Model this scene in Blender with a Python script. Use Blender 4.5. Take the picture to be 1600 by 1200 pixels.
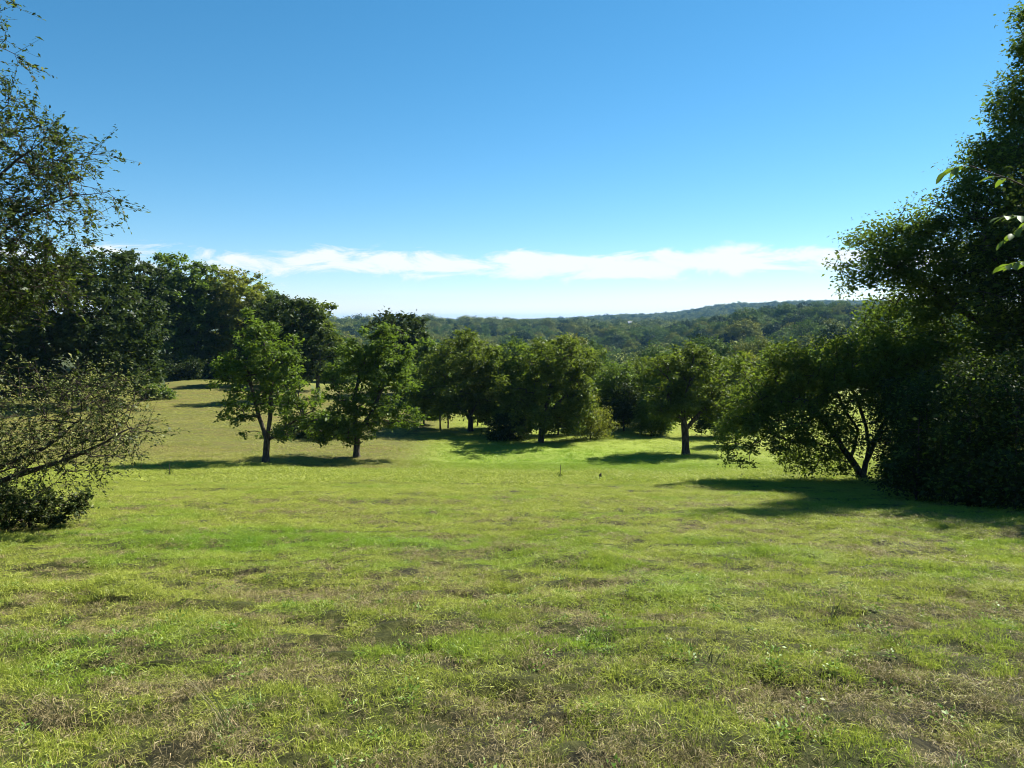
import bpy, math, random
import numpy as np
from mathutils import Vector, Matrix

R = math.radians
scn = bpy.context.scene
for o in list(bpy.data.objects):
    bpy.data.objects.remove(o)

# ------------------------------------------------------------------ camera, sky, sun, exposure
EYE = 1.65
F = 1155.0                     # focal length measured in pixels of the 1600 px wide photograph
PITCH = math.atan(100 / F)     # the horizon lies 100 px above the picture's middle
cam_d = bpy.data.cameras.new('camera')
cam_d.sensor_width = 36
cam_d.lens = 36 * F / 1600
cam_d.clip_start = 0.05
cam_d.clip_end = 30000
cam = bpy.data.objects.new('camera', cam_d)
scn.collection.objects.link(cam)
cam.location = (0, 0, EYE)
cam.rotation_euler = (R(90) - PITCH, 0, 0)
scn.camera = cam

SUN_EL, SUN_AZ = R(45), R(50)   # azimuth measured from the view direction (+Y) towards +X
sd = Vector((math.sin(SUN_AZ) * math.cos(SUN_EL), math.cos(SUN_AZ) * math.cos(SUN_EL), math.sin(SUN_EL)))
sun_d = bpy.data.lights.new('sun', 'SUN')
sun_d.energy = 5.0
sun_d.angle = R(0.53)
sun_d.color = (1.0, 0.95, 0.84)
sun = bpy.data.objects.new('sun', sun_d)
scn.collection.objects.link(sun)
sun.rotation_euler = sd.to_track_quat('Z', 'Y').to_euler()

vs = scn.view_settings
vs.view_transform = 'Standard'
vs.look = 'None'
vs.gamma = 1.0
vs.use_curve_mapping = False
vs.exposure = 1.55

world = bpy.data.worlds.new('World')
scn.world = world
world.use_nodes = True


def N(nt, t, **kw):
    n = nt.nodes.new(t)
    for k, v in kw.items():
        if k == 'ins':
            for i, val in v.items():
                n.inputs[i].default_value = val
        else:
            setattr(n, k, v)
    return n


def math_node(nt, op, a, b=None, c=None, clamp=False):
    n = nt.nodes.new('ShaderNodeMath')
    n.operation = op
    n.use_clamp = clamp
    for i, v in enumerate((a, b, c)):
        if v is None:
            continue
        if isinstance(v, (int, float)):
            n.inputs[i].default_value = v
        else:
            nt.links.new(v, n.inputs[i])
    return n.outputs[0]


def ramp(nt, val, a, b):
    """smoothstep from a to b"""
    n = nt.nodes.new('ShaderNodeMapRange')
    n.interpolation_type = 'SMOOTHSTEP'
    nt.links.new(val, n.inputs[0])
    n.inputs[1].default_value = a
    n.inputs[2].default_value = b
    return n.outputs[0]


def build_world():
    nt = world.node_tree
    nt.nodes.clear()
    L = nt.links.new
    sky = N(nt, 'ShaderNodeTexSky')
    sky.sky_type = 'NISHITA'
    sky.sun_disc = False
    sky.sun_elevation = SUN_EL
    sky.sun_rotation = SUN_AZ
    sky.altitude = 1100
    sky.air_density = 1.0
    sky.dust_density = 0.1
    sky.ozone_density = 3.0
    hs = N(nt, 'ShaderNodeHueSaturation')
    hs.inputs['Saturation'].default_value = 1.24
    hs.inputs['Hue'].default_value = 0.480
    wb = N(nt, 'ShaderNodeVectorMath', operation='MULTIPLY')      # white balance of the whole sky
    wb.inputs[1].default_value = (0.93, 0.92, 1.0)
    L(sky.outputs[0], wb.inputs[0])
    L(wb.outputs[0], hs.inputs['Color'])
    # clouds: a low band of flat fair weather cloud, by direction
    tc = N(nt, 'ShaderNodeTexCoord')
    sep = N(nt, 'ShaderNodeSeparateXYZ')
    L(tc.outputs['Generated'], sep.inputs[0])
    az = math_node(nt, 'ARCTAN2', sep.outputs[0], sep.outputs[1])
    el = math_node(nt, 'ARCSINE', sep.outputs[2])
    # main band follows a slow wave in azimuth
    cx = N(nt, 'ShaderNodeCombineXYZ')
    L(math_node(nt, 'MULTIPLY', math_node(nt, 'ADD', az, 0.10), 12.0), cx.inputs[0])
    L(math_node(nt, 'MULTIPLY', el, 38.0), cx.inputs[1])
    no = N(nt, 'ShaderNodeTexNoise')
    no.inputs['Scale'].default_value = 1.0
    no.inputs['Detail'].default_value = 10
    no.inputs['Roughness'].default_value = 0.66
    no.inputs['Distortion'].default_value = 0.6
    L(cx.outputs[0], no.inputs['Vector'])
    cl = N(nt, 'ShaderNodeCombineXYZ')
    L(math_node(nt, 'MULTIPLY', az, 2.3), cl.inputs[0])
    cl.inputs[1].default_value = 4.3
    nl = N(nt, 'ShaderNodeTexNoise')
    nl.inputs['Scale'].default_value = 1.0
    nl.inputs['Detail'].default_value = 2
    L(cl.outputs[0], nl.inputs['Vector'])
    mid = math_node(nt, 'ADD', math_node(nt, 'MULTIPLY', nl.outputs[0], 0.03), 0.060)
    d1 = math_node(nt, 'DIVIDE', math_node(nt, 'SUBTRACT', el, mid), 0.024)
    b1 = math_node(nt, 'EXPONENT', math_node(nt, 'MULTIPLY', math_node(nt, 'MULTIPLY', d1, d1), -1.0))
    cm = N(nt, 'ShaderNodeCombineXYZ')      # heaps and thin stretches along the band
    L(math_node(nt, 'MULTIPLY', math_node(nt, 'SUBTRACT', az, 0.25), 4.6), cm.inputs[0])
    cm.inputs[1].default_value = 9.4
    nm = N(nt, 'ShaderNodeTexNoise')
    nm.inputs['Scale'].default_value = 1.0
    nm.inputs['Detail'].default_value = 1
    L(cm.outputs[0], nm.inputs['Vector'])
    amp = math_node(nt, 'ADD', math_node(nt, 'MULTIPLY', nm.outputs[0], 0.62), 0.11)
    m1 = ramp(nt, math_node(nt, 'ADD', math_node(nt, 'MULTIPLY', b1, amp), no.outputs[0]), 0.72, 0.94)
    d2 = math_node(nt, 'DIVIDE', math_node(nt, 'SUBTRACT', el, 0.018), 0.024)
    b2 = math_node(nt, 'EXPONENT', math_node(nt, 'MULTIPLY', math_node(nt, 'MULTIPLY', d2, d2), -1.0))
    cx2 = N(nt, 'ShaderNodeCombineXYZ')
    L(math_node(nt, 'MULTIPLY', az, 4.0), cx2.inputs[0])
    L(math_node(nt, 'MULTIPLY', el, 90.0), cx2.inputs[1])
    cx2.inputs[2].default_value = 7.7
    no2 = N(nt, 'ShaderNodeTexNoise')
    no2.inputs['Scale'].default_value = 1.0
    no2.inputs['Detail'].default_value = 5
    L(cx2.outputs[0], no2.inputs['Vector'])
    m2 = math_node(nt, 'MULTIPLY', ramp(nt, math_node(nt, 'ADD', math_node(nt, 'MULTIPLY', b2, 0.46), no2.outputs[0]), 0.72, 1.15), 0.4)
    m = math_node(nt, 'MAXIMUM', math_node(nt, 'MULTIPLY', m1, 0.92), m2)
    mix = N(nt, 'ShaderNodeMix', data_type='RGBA')
    L(m, mix.inputs[0])
    L(hs.outputs[0], mix.inputs[6])
    mix.inputs[7].default_value = (7.0, 7.2, 7.3, 1)
    bg = N(nt, 'ShaderNodeBackground')
    bg.inputs[1].default_value = 0.05
    L(mix.outputs[2], bg.inputs[0])
    out = N(nt, 'ShaderNodeOutputWorld')
    L(bg.outputs[0], out.inputs[0])


build_world()
cy = scn.cycles
cy.max_bounces = 4
cy.diffuse_bounces = 1
cy.glossy_bounces = 2
cy.transmission_bounces = 2
cy.volume_bounces = 0
cy.transparent_max_bounces = 4
cy.caustics_reflective = False
cy.caustics_refractive = False
cy.use_denoising = True
cy.denoising_prefilter = "ACCURATE"
cy.denoising_input_passes = "RGB_ALBEDO_NORMAL"
cy.filter_width = 1.0
cy.use_adaptive_sampling = False
cy.sample_clamp_indirect = 3.0

# ------------------------------------------------------------------ numeric helpers
rng = np.random.default_rng(7)


def hash2(ix, iy, seed):
    h = (ix.astype(np.int64) * 374761393 + iy.astype(np.int64) * 668265263 + seed * 974634777) & 0xFFFFFFFF
    h = ((h ^ (h >> 13)) * 1274126177) & 0xFFFFFFFF
    return ((h ^ (h >> 16)) & 0xFFFFFF) / float(0xFFFFFF)


def vnoise(x, y, seed=0):
    x = np.asarray(x, float)
    y = np.asarray(y, float)
    ix, iy = np.floor(x), np.floor(y)
    fx, fy = x - ix, y - iy
    fx = fx * fx * fx * (fx * (fx * 6 - 15) + 10)
    fy = fy * fy * fy * (fy * (fy * 6 - 15) + 10)
    a = hash2(ix, iy, seed)
    b = hash2(ix + 1, iy, seed)
    c = hash2(ix, iy + 1, seed)
    d = hash2(ix + 1, iy + 1, seed)
    return (a + (b - a) * fx) * (1 - fy) + (c + (d - c) * fx) * fy


def fbm(x, y, seed=0, oct=4, gain=0.5):
    s, a, t = 0.0, 1.0, 0.0
    for i in range(oct):
        s = s + a * vnoise(x * 2 ** i + i * 17.3, y * 2 ** i - i * 9.1, seed + i)
        t += a
        a *= gain
    return s / t


def smooth(v, a, b):
    t = np.clip((np.asarray(v, float) - a) / (b - a), 0, 1)
    return t * t * (3 - 2 * t)


# ------------------------------------------------------------------ terrain: heights by bearing and distance
T_D = np.array([0, 10, 25, 35, 44, 55, 62, 85, 110, 130, 160, 200, 300, 450, 600, 900, 1250, 1700, 2300, 3500, 12000.])
T_A = np.array([-0.75, -0.46, -0.22, 0.0, 0.18, 0.32, 0.42, 0.75])
_c = [0, -1.65, -4.05, -5.8, -7.3, -8.25, -8.6, -9.0, -9.3, -10, -15, -26, -33, -33, -29, -17, -20, -20, -20, -10, -10]
_l = [0, -1.65, -4.05, -5.7, -6.9, -7.2, -7.25, -7.25, -7.0, -6.5, -6.5, -8, -16, -24, -24, -17, -18, -18, -20, -10, -10]
_ml = [0, -1.65, -4.05, -5.75, -7.15, -7.7, -7.8, -7.9, -8.2, -9, -13, -22, -30, -31, -27, -16, -19, -19, -20, -10, -10]
_mr = [0, -1.65, -4.05, -5.7, -7.3, -8.3, -8.7, -9.2, -9.6, -10.5, -15, -26, -31, -29, -24, -20, -22, -14, 0, -10, -10]
_r = [0, -1.65, -4.05, -5.7, -7.2, -8.3, -8.8, -9.4, -9.8, -10.5, -15, -23, -26, -17, -10, -20, -12, 10, 34, 10, -10]
_rr = [0, -1.65, -4.05, -5.7, -7.2, -8.3, -8.8, -9.4, -9.8, -10.5, -13, -20, -22, -11, -4, -12, -2, 18, 40, 14, -10]
T_Z = np.array([_l, _l, _ml, _c, _mr, _r, _rr, _rr], float)
_LD = np.log1p(T_D / 20.0)


def height0(x, y):
    x = np.asarray(x, float)
    y = np.asarray(y, float)
    a = np.clip(x / np.maximum(y, 14.0), T_A[0], T_A[-1])
    dd = np.log1p(np.clip(y, 0, T_D[-1]) / 20.0)
    i = np.clip(np.searchsorted(T_A, a, side='right') - 1, 0, len(T_A) - 2)
    j = np.clip(np.searchsorted(_LD, dd, side='right') - 1, 0, len(_LD) - 2)
    s = (a - T_A[i]) / (T_A[i + 1] - T_A[i])
    s = s * s * (3 - 2 * s)

    def col(i):   # cubic hermite along distance
        j0, j3 = np.maximum(j - 1, 0), np.minimum(j + 2, len(_LD) - 1)
        z0, z1, z2, z3 = T_Z[i, j0], T_Z[i, j], T_Z[i, j + 1], T_Z[i, j3]
        h = _LD[j + 1] - _LD[j]
        m1 = (z2 - z0) / (_LD[j + 1] - _LD[j0]) * h
        m2 = (z3 - z1) / (_LD[j3] - _LD[j]) * h
        t = (dd - _LD[j]) / h
        return ((2 * t**3 - 3 * t**2 + 1) * z1 + (t**3 - 2 * t**2 + t) * m1 + (-2 * t**3 + 3 * t**2) * z2 + (t**3 - t**2) * m2)
    z = col(i) * (1 - s) + col(i + 1) * s
    z = z + np.where(y < 0, 6.0 * (1 - np.exp(0.165 * y / 6.0)), 0)
    return z


def height(x, y):
    z = height0(x, y)
    d = np.hypot(x, y)
    z = z + (fbm(x * 0.11, y * 0.16, 3, 2) - 0.5) * 0.5 * smooth(d, 6, 30)
    z = z + (fbm(x * 0.7, y * 1.0, 5, 2) - 0.5) * 0.14 * (1 - smooth(d, 50, 120))
    z = z + (fbm(x * 0.02, y * 0.02, 8, 3) - 0.5) * 5.0 * smooth(d, 140, 400)
    return z


def height_at(x, y):
    return float(height(np.array([x]), np.array([y]))[0])


CP, SP = math.cos(PITCH), math.sin(PITCH)


def point(u, v, y):
    """world point at distance y that the photograph shows at (u, v)"""
    dy = CP + SP * (600 - v) / F
    dz = -SP + CP * (600 - v) / F
    k = y / dy
    return Vector(((u - 800) / F * k, y, EYE + dz * k))


def ground_point(u, y):
    x = (u - 800) / F * y
    for _ in range(4):
        z = height_at(x, y) - EYE
        x = (u - 800) / F * (y * CP - z * SP)
    return Vector((x, y, height_at(x, y)))


def project(x, y, z):
    z = z - EYE
    d = y * CP - z * SP
    return 800 + F * x / d, 600 - F * (y * SP + z * CP) / d


# fields that say what grows where
def thatch_field(x, y):
    n = fbm(x * 1.15, y * 2.2, 21, 5, 0.72)
    return smooth(n + 0.06 * (1 - smooth(y, 3, 13)) - 0.06 * smooth(y, 9, 20), 0.52, 0.60) * (1 - smooth(np.hypot(x, y), 20, 34))


def lush_field(x, y):
    g = np.exp(-(((x + 4.3) / 2.8) ** 2 + ((y - 11.8) / 1.3) ** 2))
    g = g + 0.65 * np.exp(-(((x + 0.5) / 13.0) ** 2 + ((y - 52) / 8.0) ** 2))
    g = g + 0.8 * np.exp(-(((x - 0.75) / 0.5) ** 2 + ((y - 6.2) / 0.4) ** 2))
    g = g + 0.4 * np.exp(-(((x - 9) / 9.0) ** 2 + ((y - 48) / 12.0) ** 2))
    n = smooth(fbm(x * 0.55, y * 0.7, 41, 3), 0.56, 0.74)
    return np.clip(g + 0.45 * n * (1 - 0.9 * smooth(np.hypot(x, y), 20, 40)), 0, 1)


def bare_field(x, y):
    """small scalped spots, strung out along the mowing rows"""
    n = fbm(x * 1.7, y * 4.0, 301, 3, 0.6) + 0.05 * (fbm(x * 0.3, y * 1.2, 303, 2) - 0.5) * 2
    return smooth(n, 0.62, 0.67) * (1 - smooth(np.hypot(x, y), 16, 30))


def clods(x, y):
    """pits and clods of the rough sward"""
    d = np.hypot(x, y)
    near = 1 - smooth(d, 10, 24)
    c = fbm(x * 1.5, y * 2.2, 71, 3, 0.6) - 0.5
    pit = smooth(fbm(x * 1.1, y * 1.7, 73, 2), 0.60, 0.72)
    return near * (0.10 * c - 0.05 * bare_field(x, y) - 0.05 * pit - 0.03 * thatch_field(x, y)) + (1 - near) * (1 - smooth(d, 30, 60)) * 0.10 * (fbm(x * 0.5, y * 1.3, 75, 2) - 0.5)


def hayfield(x, y):
    """the tanner field that lies beyond the left hand trees"""
    edge = 41.5 + 0.10 * (x + 16) + 1.5 * (fbm(x * 0.12, y * 0 + 3, 61, 2) - 0.5)
    return smooth(y, edge - 0.8, edge + 2.5) * (1 - smooth(x, -9.0, -3.5)) * (1 - smooth(y, 95, 125) * 0.6)


def woodland(x, y):
    d = np.hypot(x, y)
    return smooth(d, 128, 150)


# ------------------------------------------------------------------ materials
def principled(nt, col=None, rough=0.8, spec=0.3):
    b = N(nt, 'ShaderNodeBsdfPrincipled')
    b.inputs['Roughness'].default_value = rough
    b.inputs['Specular IOR Level'].default_value = spec
    if col is not None:
        b.inputs['Base Color'].default_value = (*col, 1)
    o = N(nt, 'ShaderNodeOutputMaterial')
    nt.links.new(b.outputs[0], o.inputs[0])
    return b


def new_mat(name):
    m = bpy.data.materials.new(name)
    m.use_nodes = True
    m.node_tree.nodes.clear()
    return m


def mixc(nt, f, a, b):
    n = nt.nodes.new('ShaderNodeMix')
    n.data_type = 'RGBA'
    for s, v in ((0, f), (6, a), (7, b)):
        if isinstance(v, (int, float)):
            n.inputs[s].default_value = v
        elif isinstance(v, tuple):
            n.inputs[s].default_value = (*v, 1)
        else:
            nt.links.new(v, n.inputs[s])
    return n.outputs[2]


def attr(nt, name, kind='GEOMETRY'):
    n = nt.nodes.new('ShaderNodeAttribute')
    n.attribute_name = name
    n.attribute_type = kind
    return n.outputs['Fac']


def leaf_mat(name, ca, cb, trans=(0.10, 0.17, 0.02), tw=0.38, gloss=0.012, cc=None, obj_random=False):
    """leaf: diffuse on both sides, light passing through, a little gloss"""
    m = new_mat(name)
    nt = m.node_tree
    L = nt.links.new
    r = attr(nt, 'rnd')
    col = mixc(nt, r, ca, cb)
    if obj_random:
        oi = N(nt, 'ShaderNodeObjectInfo')
        col = mixc(nt, math_node(nt, 'MULTIPLY', oi.outputs['Random'], 1.0), col, mixc(nt, r, cc, tuple(c * 1.3 for c in cc)))
    d = N(nt, 'ShaderNodeBsdfDiffuse')
    L(col, d.inputs[0])
    t = N(nt, 'ShaderNodeBsdfTranslucent')
    L(mixc(nt, 0.5, col, trans), t.inputs[0])
    ms = N(nt, 'ShaderNodeMixShader')
    ms.inputs[0].default_value = tw
    L(d.outputs[0], ms.inputs[1])
    L(t.outputs[0], ms.inputs[2])
    g = N(nt, 'ShaderNodeBsdfGlossy')
    g.inputs['Roughness'].default_value = 0.46
    g.inputs['Color'].default_value = (0.8, 0.85, 0.8, 1)
    ms2 = N(nt, 'ShaderNodeMixShader')
    ms2.inputs[0].default_value = gloss
    L(ms.outputs[0], ms2.inputs[1])
    L(g.outputs[0], ms2.inputs[2])
    o = N(nt, 'ShaderNodeOutputMaterial')
    L(ms2.outputs[0], o.inputs[0])
    return m


def bark_mat(name, ca, cb, scale=14):
    m = new_mat(name)
    nt = m.node_tree
    tc = N(nt, 'ShaderNodeTexCoord')
    mp = N(nt, 'ShaderNodeMapping')
    mp.inputs['Scale'].default_value = (1, 1, 0.22)
    nt.links.new(tc.outputs['Object'], mp.inputs[0])
    no = N(nt, 'ShaderNodeTexNoise')
    no.inputs['Scale'].default_value = scale
    no.inputs['Detail'].default_value = 6
    nt.links.new(mp.outputs[0], no.inputs['Vector'])
    b = principled(nt, rough=0.9, spec=0.1)
    nt.links.new(mixc(nt, ramp(nt, no.outputs[0], 0.35, 0.65), ca, cb), b.inputs['Base Color'])
    bu = N(nt, 'ShaderNodeBump')
    bu.inputs['Strength'].default_value = 0.7
    bu.inputs['Distance'].default_value = 0.03
    nt.links.new(no.outputs[0], bu.inputs['Height'])
    nt.links.new(bu.outputs[0], b.inputs['Normal'])
    return m


M_BARK = bark_mat('bark', (0.035, 0.028, 0.022), (0.09, 0.075, 0.06))
M_TWIG = bark_mat('twig_bark', (0.03, 0.024, 0.018), (0.065, 0.05, 0.04), 30)
LEAF = {
    'mid': leaf_mat('leaf_mid_green', (0.022, 0.045, 0.007), (0.118, 0.168, 0.028), (0.22, 0.35, 0.02), 0.38),
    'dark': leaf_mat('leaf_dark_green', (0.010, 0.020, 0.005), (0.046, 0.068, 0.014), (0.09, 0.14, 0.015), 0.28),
    'olive': leaf_mat('leaf_olive', (0.027, 0.047, 0.007), (0.118, 0.152, 0.025), (0.22, 0.30, 0.02), 0.38),
    'yellow': leaf_mat('leaf_yellow_green', (0.066, 0.086, 0.011), (0.155, 0.175, 0.026), (0.31, 0.35, 0.02), 0.40),
    'bright': leaf_mat('leaf_bright_green', (0.044, 0.080, 0.011), (0.135, 0.180, 0.032), (0.26, 0.38, 0.02), 0.40),
    'pale': leaf_mat('leaf_pale', (0.080, 0.100, 0.025), (0.30, 0.32, 0.12), (0.28, 0.31, 0.06), 0.40),
    'wood': leaf_mat('leaf_woodland', (0.012, 0.032, 0.010), (0.040, 0.072, 0.020), (0.04, 0.08, 0.02), 0.12, 0.006,
                     cc=(0.16, 0.185, 0.04), obj_random=True),
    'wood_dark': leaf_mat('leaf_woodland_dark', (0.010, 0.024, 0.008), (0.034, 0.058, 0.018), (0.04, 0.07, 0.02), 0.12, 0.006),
    'wood_mid': leaf_mat('leaf_woodland_mid', (0.046, 0.090, 0.014), (0.120, 0.175, 0.034), (0.12, 0.18, 0.02), 0.14, 0.006),
    'wood_olive': leaf_mat('leaf_woodland_olive', (0.085, 0.108, 0.016), (0.175, 0.195, 0.040), (0.16, 0.18, 0.02), 0.14, 0.006),
    'wood_yellow': leaf_mat('leaf_woodland_yellow', (0.11, 0.125, 0.016), (0.20, 0.21, 0.040), (0.17, 0.18, 0.02), 0.14, 0.006),
}


def ground_material():
    m = new_mat('meadow_ground')
    nt = m.node_tree
    L = nt.links.new
    geo = N(nt, 'ShaderNodeNewGeometry')
    th, lu, hf, wd = (attr(nt, a) for a in ('thatch', 'lush', 'hay', 'wood'))

    def noise(scale, det=6, rough=0.6, stretch=(1, 1, 1)):
        mp = N(nt, 'ShaderNodeMapping')
        mp.inputs['Scale'].default_value = stretch
        L(geo.outputs['Position'], mp.inputs[0])
        n = N(nt, 'ShaderNodeTexNoise')
        n.inputs['Scale'].default_value = scale
        n.inputs['Detail'].default_value = det
        n.inputs['Roughness'].default_value = rough
        L(mp.outputs[0], n.inputs['Vector'])
        return n.outputs[0]
    fine = noise(9.0, 8, 0.72)
    tiny = noise(48.0, 5, 0.7)
    mid = noise(1.3, 5, 0.6, (0.5, 1, 1))
    big = noise(0.16, 4, 0.55, (0.5, 1, 1))
    streak = noise(0.6, 4, 0.6, (0.18, 1.0, 1))
    grass = mixc(nt, ramp(nt, fine, 0.3, 0.7), (0.120, 0.165, 0.016), (0.26, 0.305, 0.048))
    grass = mixc(nt, ramp(nt, big, 0.35, 0.65), grass, mixc(nt, ramp(nt, tiny, 0.3, 0.7), (0.13, 0.170, 0.022), (0.27, 0.295, 0.055)))
    grass = mixc(nt, math_node(nt, 'MULTIPLY', ramp(nt, streak, 0.45, 0.7), 0.45), grass, (0.13, 0.14, 0.04))
    grass = mixc(nt, math_node(nt, 'MULTIPLY', lu, 0.75), grass, mixc(nt, fine, (0.13, 0.21, 0.018), (0.22, 0.31, 0.035)))
    straw = mixc(nt, ramp(nt, tiny, 0.3, 0.7), (0.10, 0.078, 0.036), (0.23, 0.185, 0.095))
    soil = mixc(nt, fine, (0.012, 0.009, 0.005), (0.055, 0.040, 0.022))
    straw = mixc(nt, ramp(nt, fine, 0.42, 0.62), soil, straw)
    col = mixc(nt, math_node(nt, 'MULTIPLY', th, 0.85), grass, straw)
    # where blades stand thick, ground between them is painted dark, soil plus shade in the gaps
    shaded_litter = mixc(nt, ramp(nt, fine, 0.4, 0.65), (0.010, 0.009, 0.005), (0.040, 0.038, 0.014))
    col = mixc(nt, math_node(nt, 'MULTIPLY', attr(nt, 'sward'), 0.85), col, shaded_litter)
    hay = mixc(nt, ramp(nt, fine, 0.3, 0.7), (0.062, 0.058, 0.013), (0.150, 0.124, 0.038))
    hay = mixc(nt, math_node(nt, 'MULTIPLY', ramp(nt, streak, 0.35, 0.65), 0.6), hay, (0.070, 0.090, 0.017))
    col = mixc(nt, hf, col, hay)
    floor = mixc(nt, mid, (0.03, 0.045, 0.015), (0.06, 0.07, 0.025))
    col = mixc(nt, wd, col, floor)
    b = principled(nt, rough=0.9, spec=0.15)
    L(col, b.inputs['Base Color'])
    h = math_node(nt, 'ADD', math_node(nt, 'MULTIPLY', fine, 0.7), math_node(nt, 'MULTIPLY', tiny, 0.25))
    h = math_node(nt, 'ADD', h, math_node(nt, 'MULTIPLY', mid, 0.8))
    bu = N(nt, 'ShaderNodeBump')
    bu.inputs['Strength'].default_value = 1.0
    bu.inputs['Distance'].default_value = 0.10
    L(h, bu.inputs['Height'])
    L(bu.outputs[0], b.inputs['Normal'])
    return m


def blade_mat(name, ca, cb, lush=(0.09, 0.20, 0.02), straw=(0.22, 0.185, 0.09), tw=0.35):
    m = new_mat(name)
    nt = m.node_tree
    L = nt.links.new
    r = attr(nt, 'rnd')
    col = mixc(nt, r, ca, cb)
    col = mixc(nt, math_node(nt, 'MULTIPLY', attr(nt, 'lush', 'INSTANCER'), 0.85), col, lush)
    col = mixc(nt, math_node(nt, 'MULTIPLY', attr(nt, 'dry', 'INSTANCER'), math_node(nt, 'ADD', math_node(nt, 'MULTIPLY', r, 0.6), 0.35)), col, straw)
    d = N(nt, 'ShaderNodeBsdfDiffuse')
    L(col, d.inputs[0])
    t = N(nt, 'ShaderNodeBsdfTranslucent')
    L(mixc(nt, 0.35, col, (0.2, 0.3, 0.04)), t.inputs[0])
    ms = N(nt, 'ShaderNodeMixShader')
    ms.inputs[0].default_value = tw
    L(d.outputs[0], ms.inputs[1])
    L(t.outputs[0], ms.inputs[2])
    g = N(nt, 'ShaderNodeBsdfGlossy')
    g.inputs['Roughness'].default_value = 0.45
    ms2 = N(nt, 'ShaderNodeMixShader')
    ms2.inputs[0].default_value = 0.02
    L(ms.outputs[0], ms2.inputs[1])
    L(g.outputs[0], ms2.inputs[2])
    o = N(nt, 'ShaderNodeOutputMaterial')
    L(ms2.outputs[0], o.inputs[0])
    return m


def plain_mat(name, ca, cb, scale=20, rough=0.8):
    m = new_mat(name)
    nt = m.node_tree
    tc = N(nt, 'ShaderNodeTexCoord')
    no = N(nt, 'ShaderNodeTexNoise')
    no.inputs['Scale'].default_value = scale
    no.inputs['Detail'].default_value = 5
    nt.links.new(tc.outputs['Object'], no.inputs['Vector'])
    b = principled(nt, rough=rough, spec=0.2)
    nt.links.new(mixc(nt, no.outputs[0], ca, cb), b.inputs['Base Color'])
    return m


# ------------------------------------------------------------------ mesh and object helpers
COL = scn.collection


def mesh_from(name, verts, faces_flat, nper, mat, rnd=None, smooth_shade=False):
    """faces_flat: (n, nper) int array"""
    me = bpy.data.meshes.new(name)
    verts = np.asarray(verts, np.float32)
    fc = np.asarray(faces_flat, np.int32)
    me.vertices.add(len(verts))
    me.vertices.foreach_set('co', verts.ravel())
    me.loops.add(fc.size)
    me.loops.foreach_set('vertex_index', fc.ravel())
    me.polygons.add(len(fc))
    me.polygons.foreach_set('loop_start', np.arange(0, fc.size, nper, dtype=np.int32))
    me.polygons.foreach_set('loop_total', np.full(len(fc), nper, np.int32))
    if smooth_shade:
        me.polygons.foreach_set('use_smooth', np.ones(len(fc), bool))
    if rnd is not None:
        a = me.attributes.new('rnd', 'FLOAT', 'FACE')
        a.data.foreach_set('value', np.asarray(rnd, np.float32))
    me.materials.append(mat)
    me.update(calc_edges=True)
    return me


def part(name, me, parent):
    o = bpy.data.objects.new(name, me)
    COL.objects.link(o)
    o.parent = parent
    return o


def thing(name, label, cat, loc=(0, 0, 0), rotz=0.0, group=None):
    o = bpy.data.objects.new(name, None)
    COL.objects.link(o)
    o.empty_display_size = 0.2
    o.location = loc
    o.rotation_euler = (0, 0, rotz)
    o['label'] = label
    o['category'] = cat
    if group:
        o['group'] = group
    return o


def leaf_verts(c, axis, nrm, Ln, W, fold=0.25):
    """diamond leaves, slightly folded along the rib"""
    axis = axis / np.linalg.norm(axis, axis=1, keepdims=True)
    side = np.cross(nrm, axis)
    side /= np.linalg.norm(side, axis=1, keepdims=True) + 1e-9
    up = np.cross(axis, side)
    n = len(c)
    v = np.empty((n, 4, 3))
    L2 = Ln[:, None]
    W2 = W[:, None]
    v[:, 0] = c - axis * L2 * 0.5
    v[:, 1] = c + side * W2 * 0.5 + up * W2 * fold - axis * L2 * 0.06
    v[:, 2] = c + axis * L2 * 0.5
    v[:, 3] = c - side * W2 * 0.5 + up * W2 * fold - axis * L2 * 0.06
    return v.reshape(-1, 3), np.arange(n * 4).reshape(n, 4)


def tubes(chains, sides):
    """chains: list of (points (n,3), radii (n)) -> quads"""
    V, Q, off = [], [], 0
    ang = np.arange(sides) / sides * 2 * math.pi
    ca, sa = np.cos(ang), np.sin(ang)
    for p, r in chains:
        p = np.asarray(p, float)
        n = len(p)
        if n < 2:
            continue
        t = np.gradient(p, axis=0)
        t /= np.linalg.norm(t, axis=1, keepdims=True) + 1e-9
        ref = np.array([1.0, 0, 0]) if abs(t[0, 0]) < 0.8 else np.array([0, 1.0, 0])
        a = np.cross(t, ref)
        a /= np.linalg.norm(a, axis=1, keepdims=True) + 1e-9
        b = np.cross(t, a)
        ring = p[:, None, :] + np.asarray(r)[:, None, None] * (a[:, None, :] * ca[None, :, None] + b[:, None, :] * sa[None, :, None])
        V.append(ring.reshape(-1, 3))
        i = np.arange(n - 1)[:, None] * sides + np.arange(sides)[None, :]
        k = np.arange(n - 1)[:, None] * sides + (np.arange(sides)[None, :] + 1) % sides
        Q.append(np.stack([i, k, k + sides, i + sides], -1).reshape(-1, 4) + off)
        off += n * sides
    return np.concatenate(V), np.concatenate(Q)


class Skeleton:
    def __init__(self):
        self.p, self.par = [], []

    def add(self, p, par):
        self.p.append(np.asarray(p, float))
        self.par.append(par)
        return len(self.p) - 1


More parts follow.
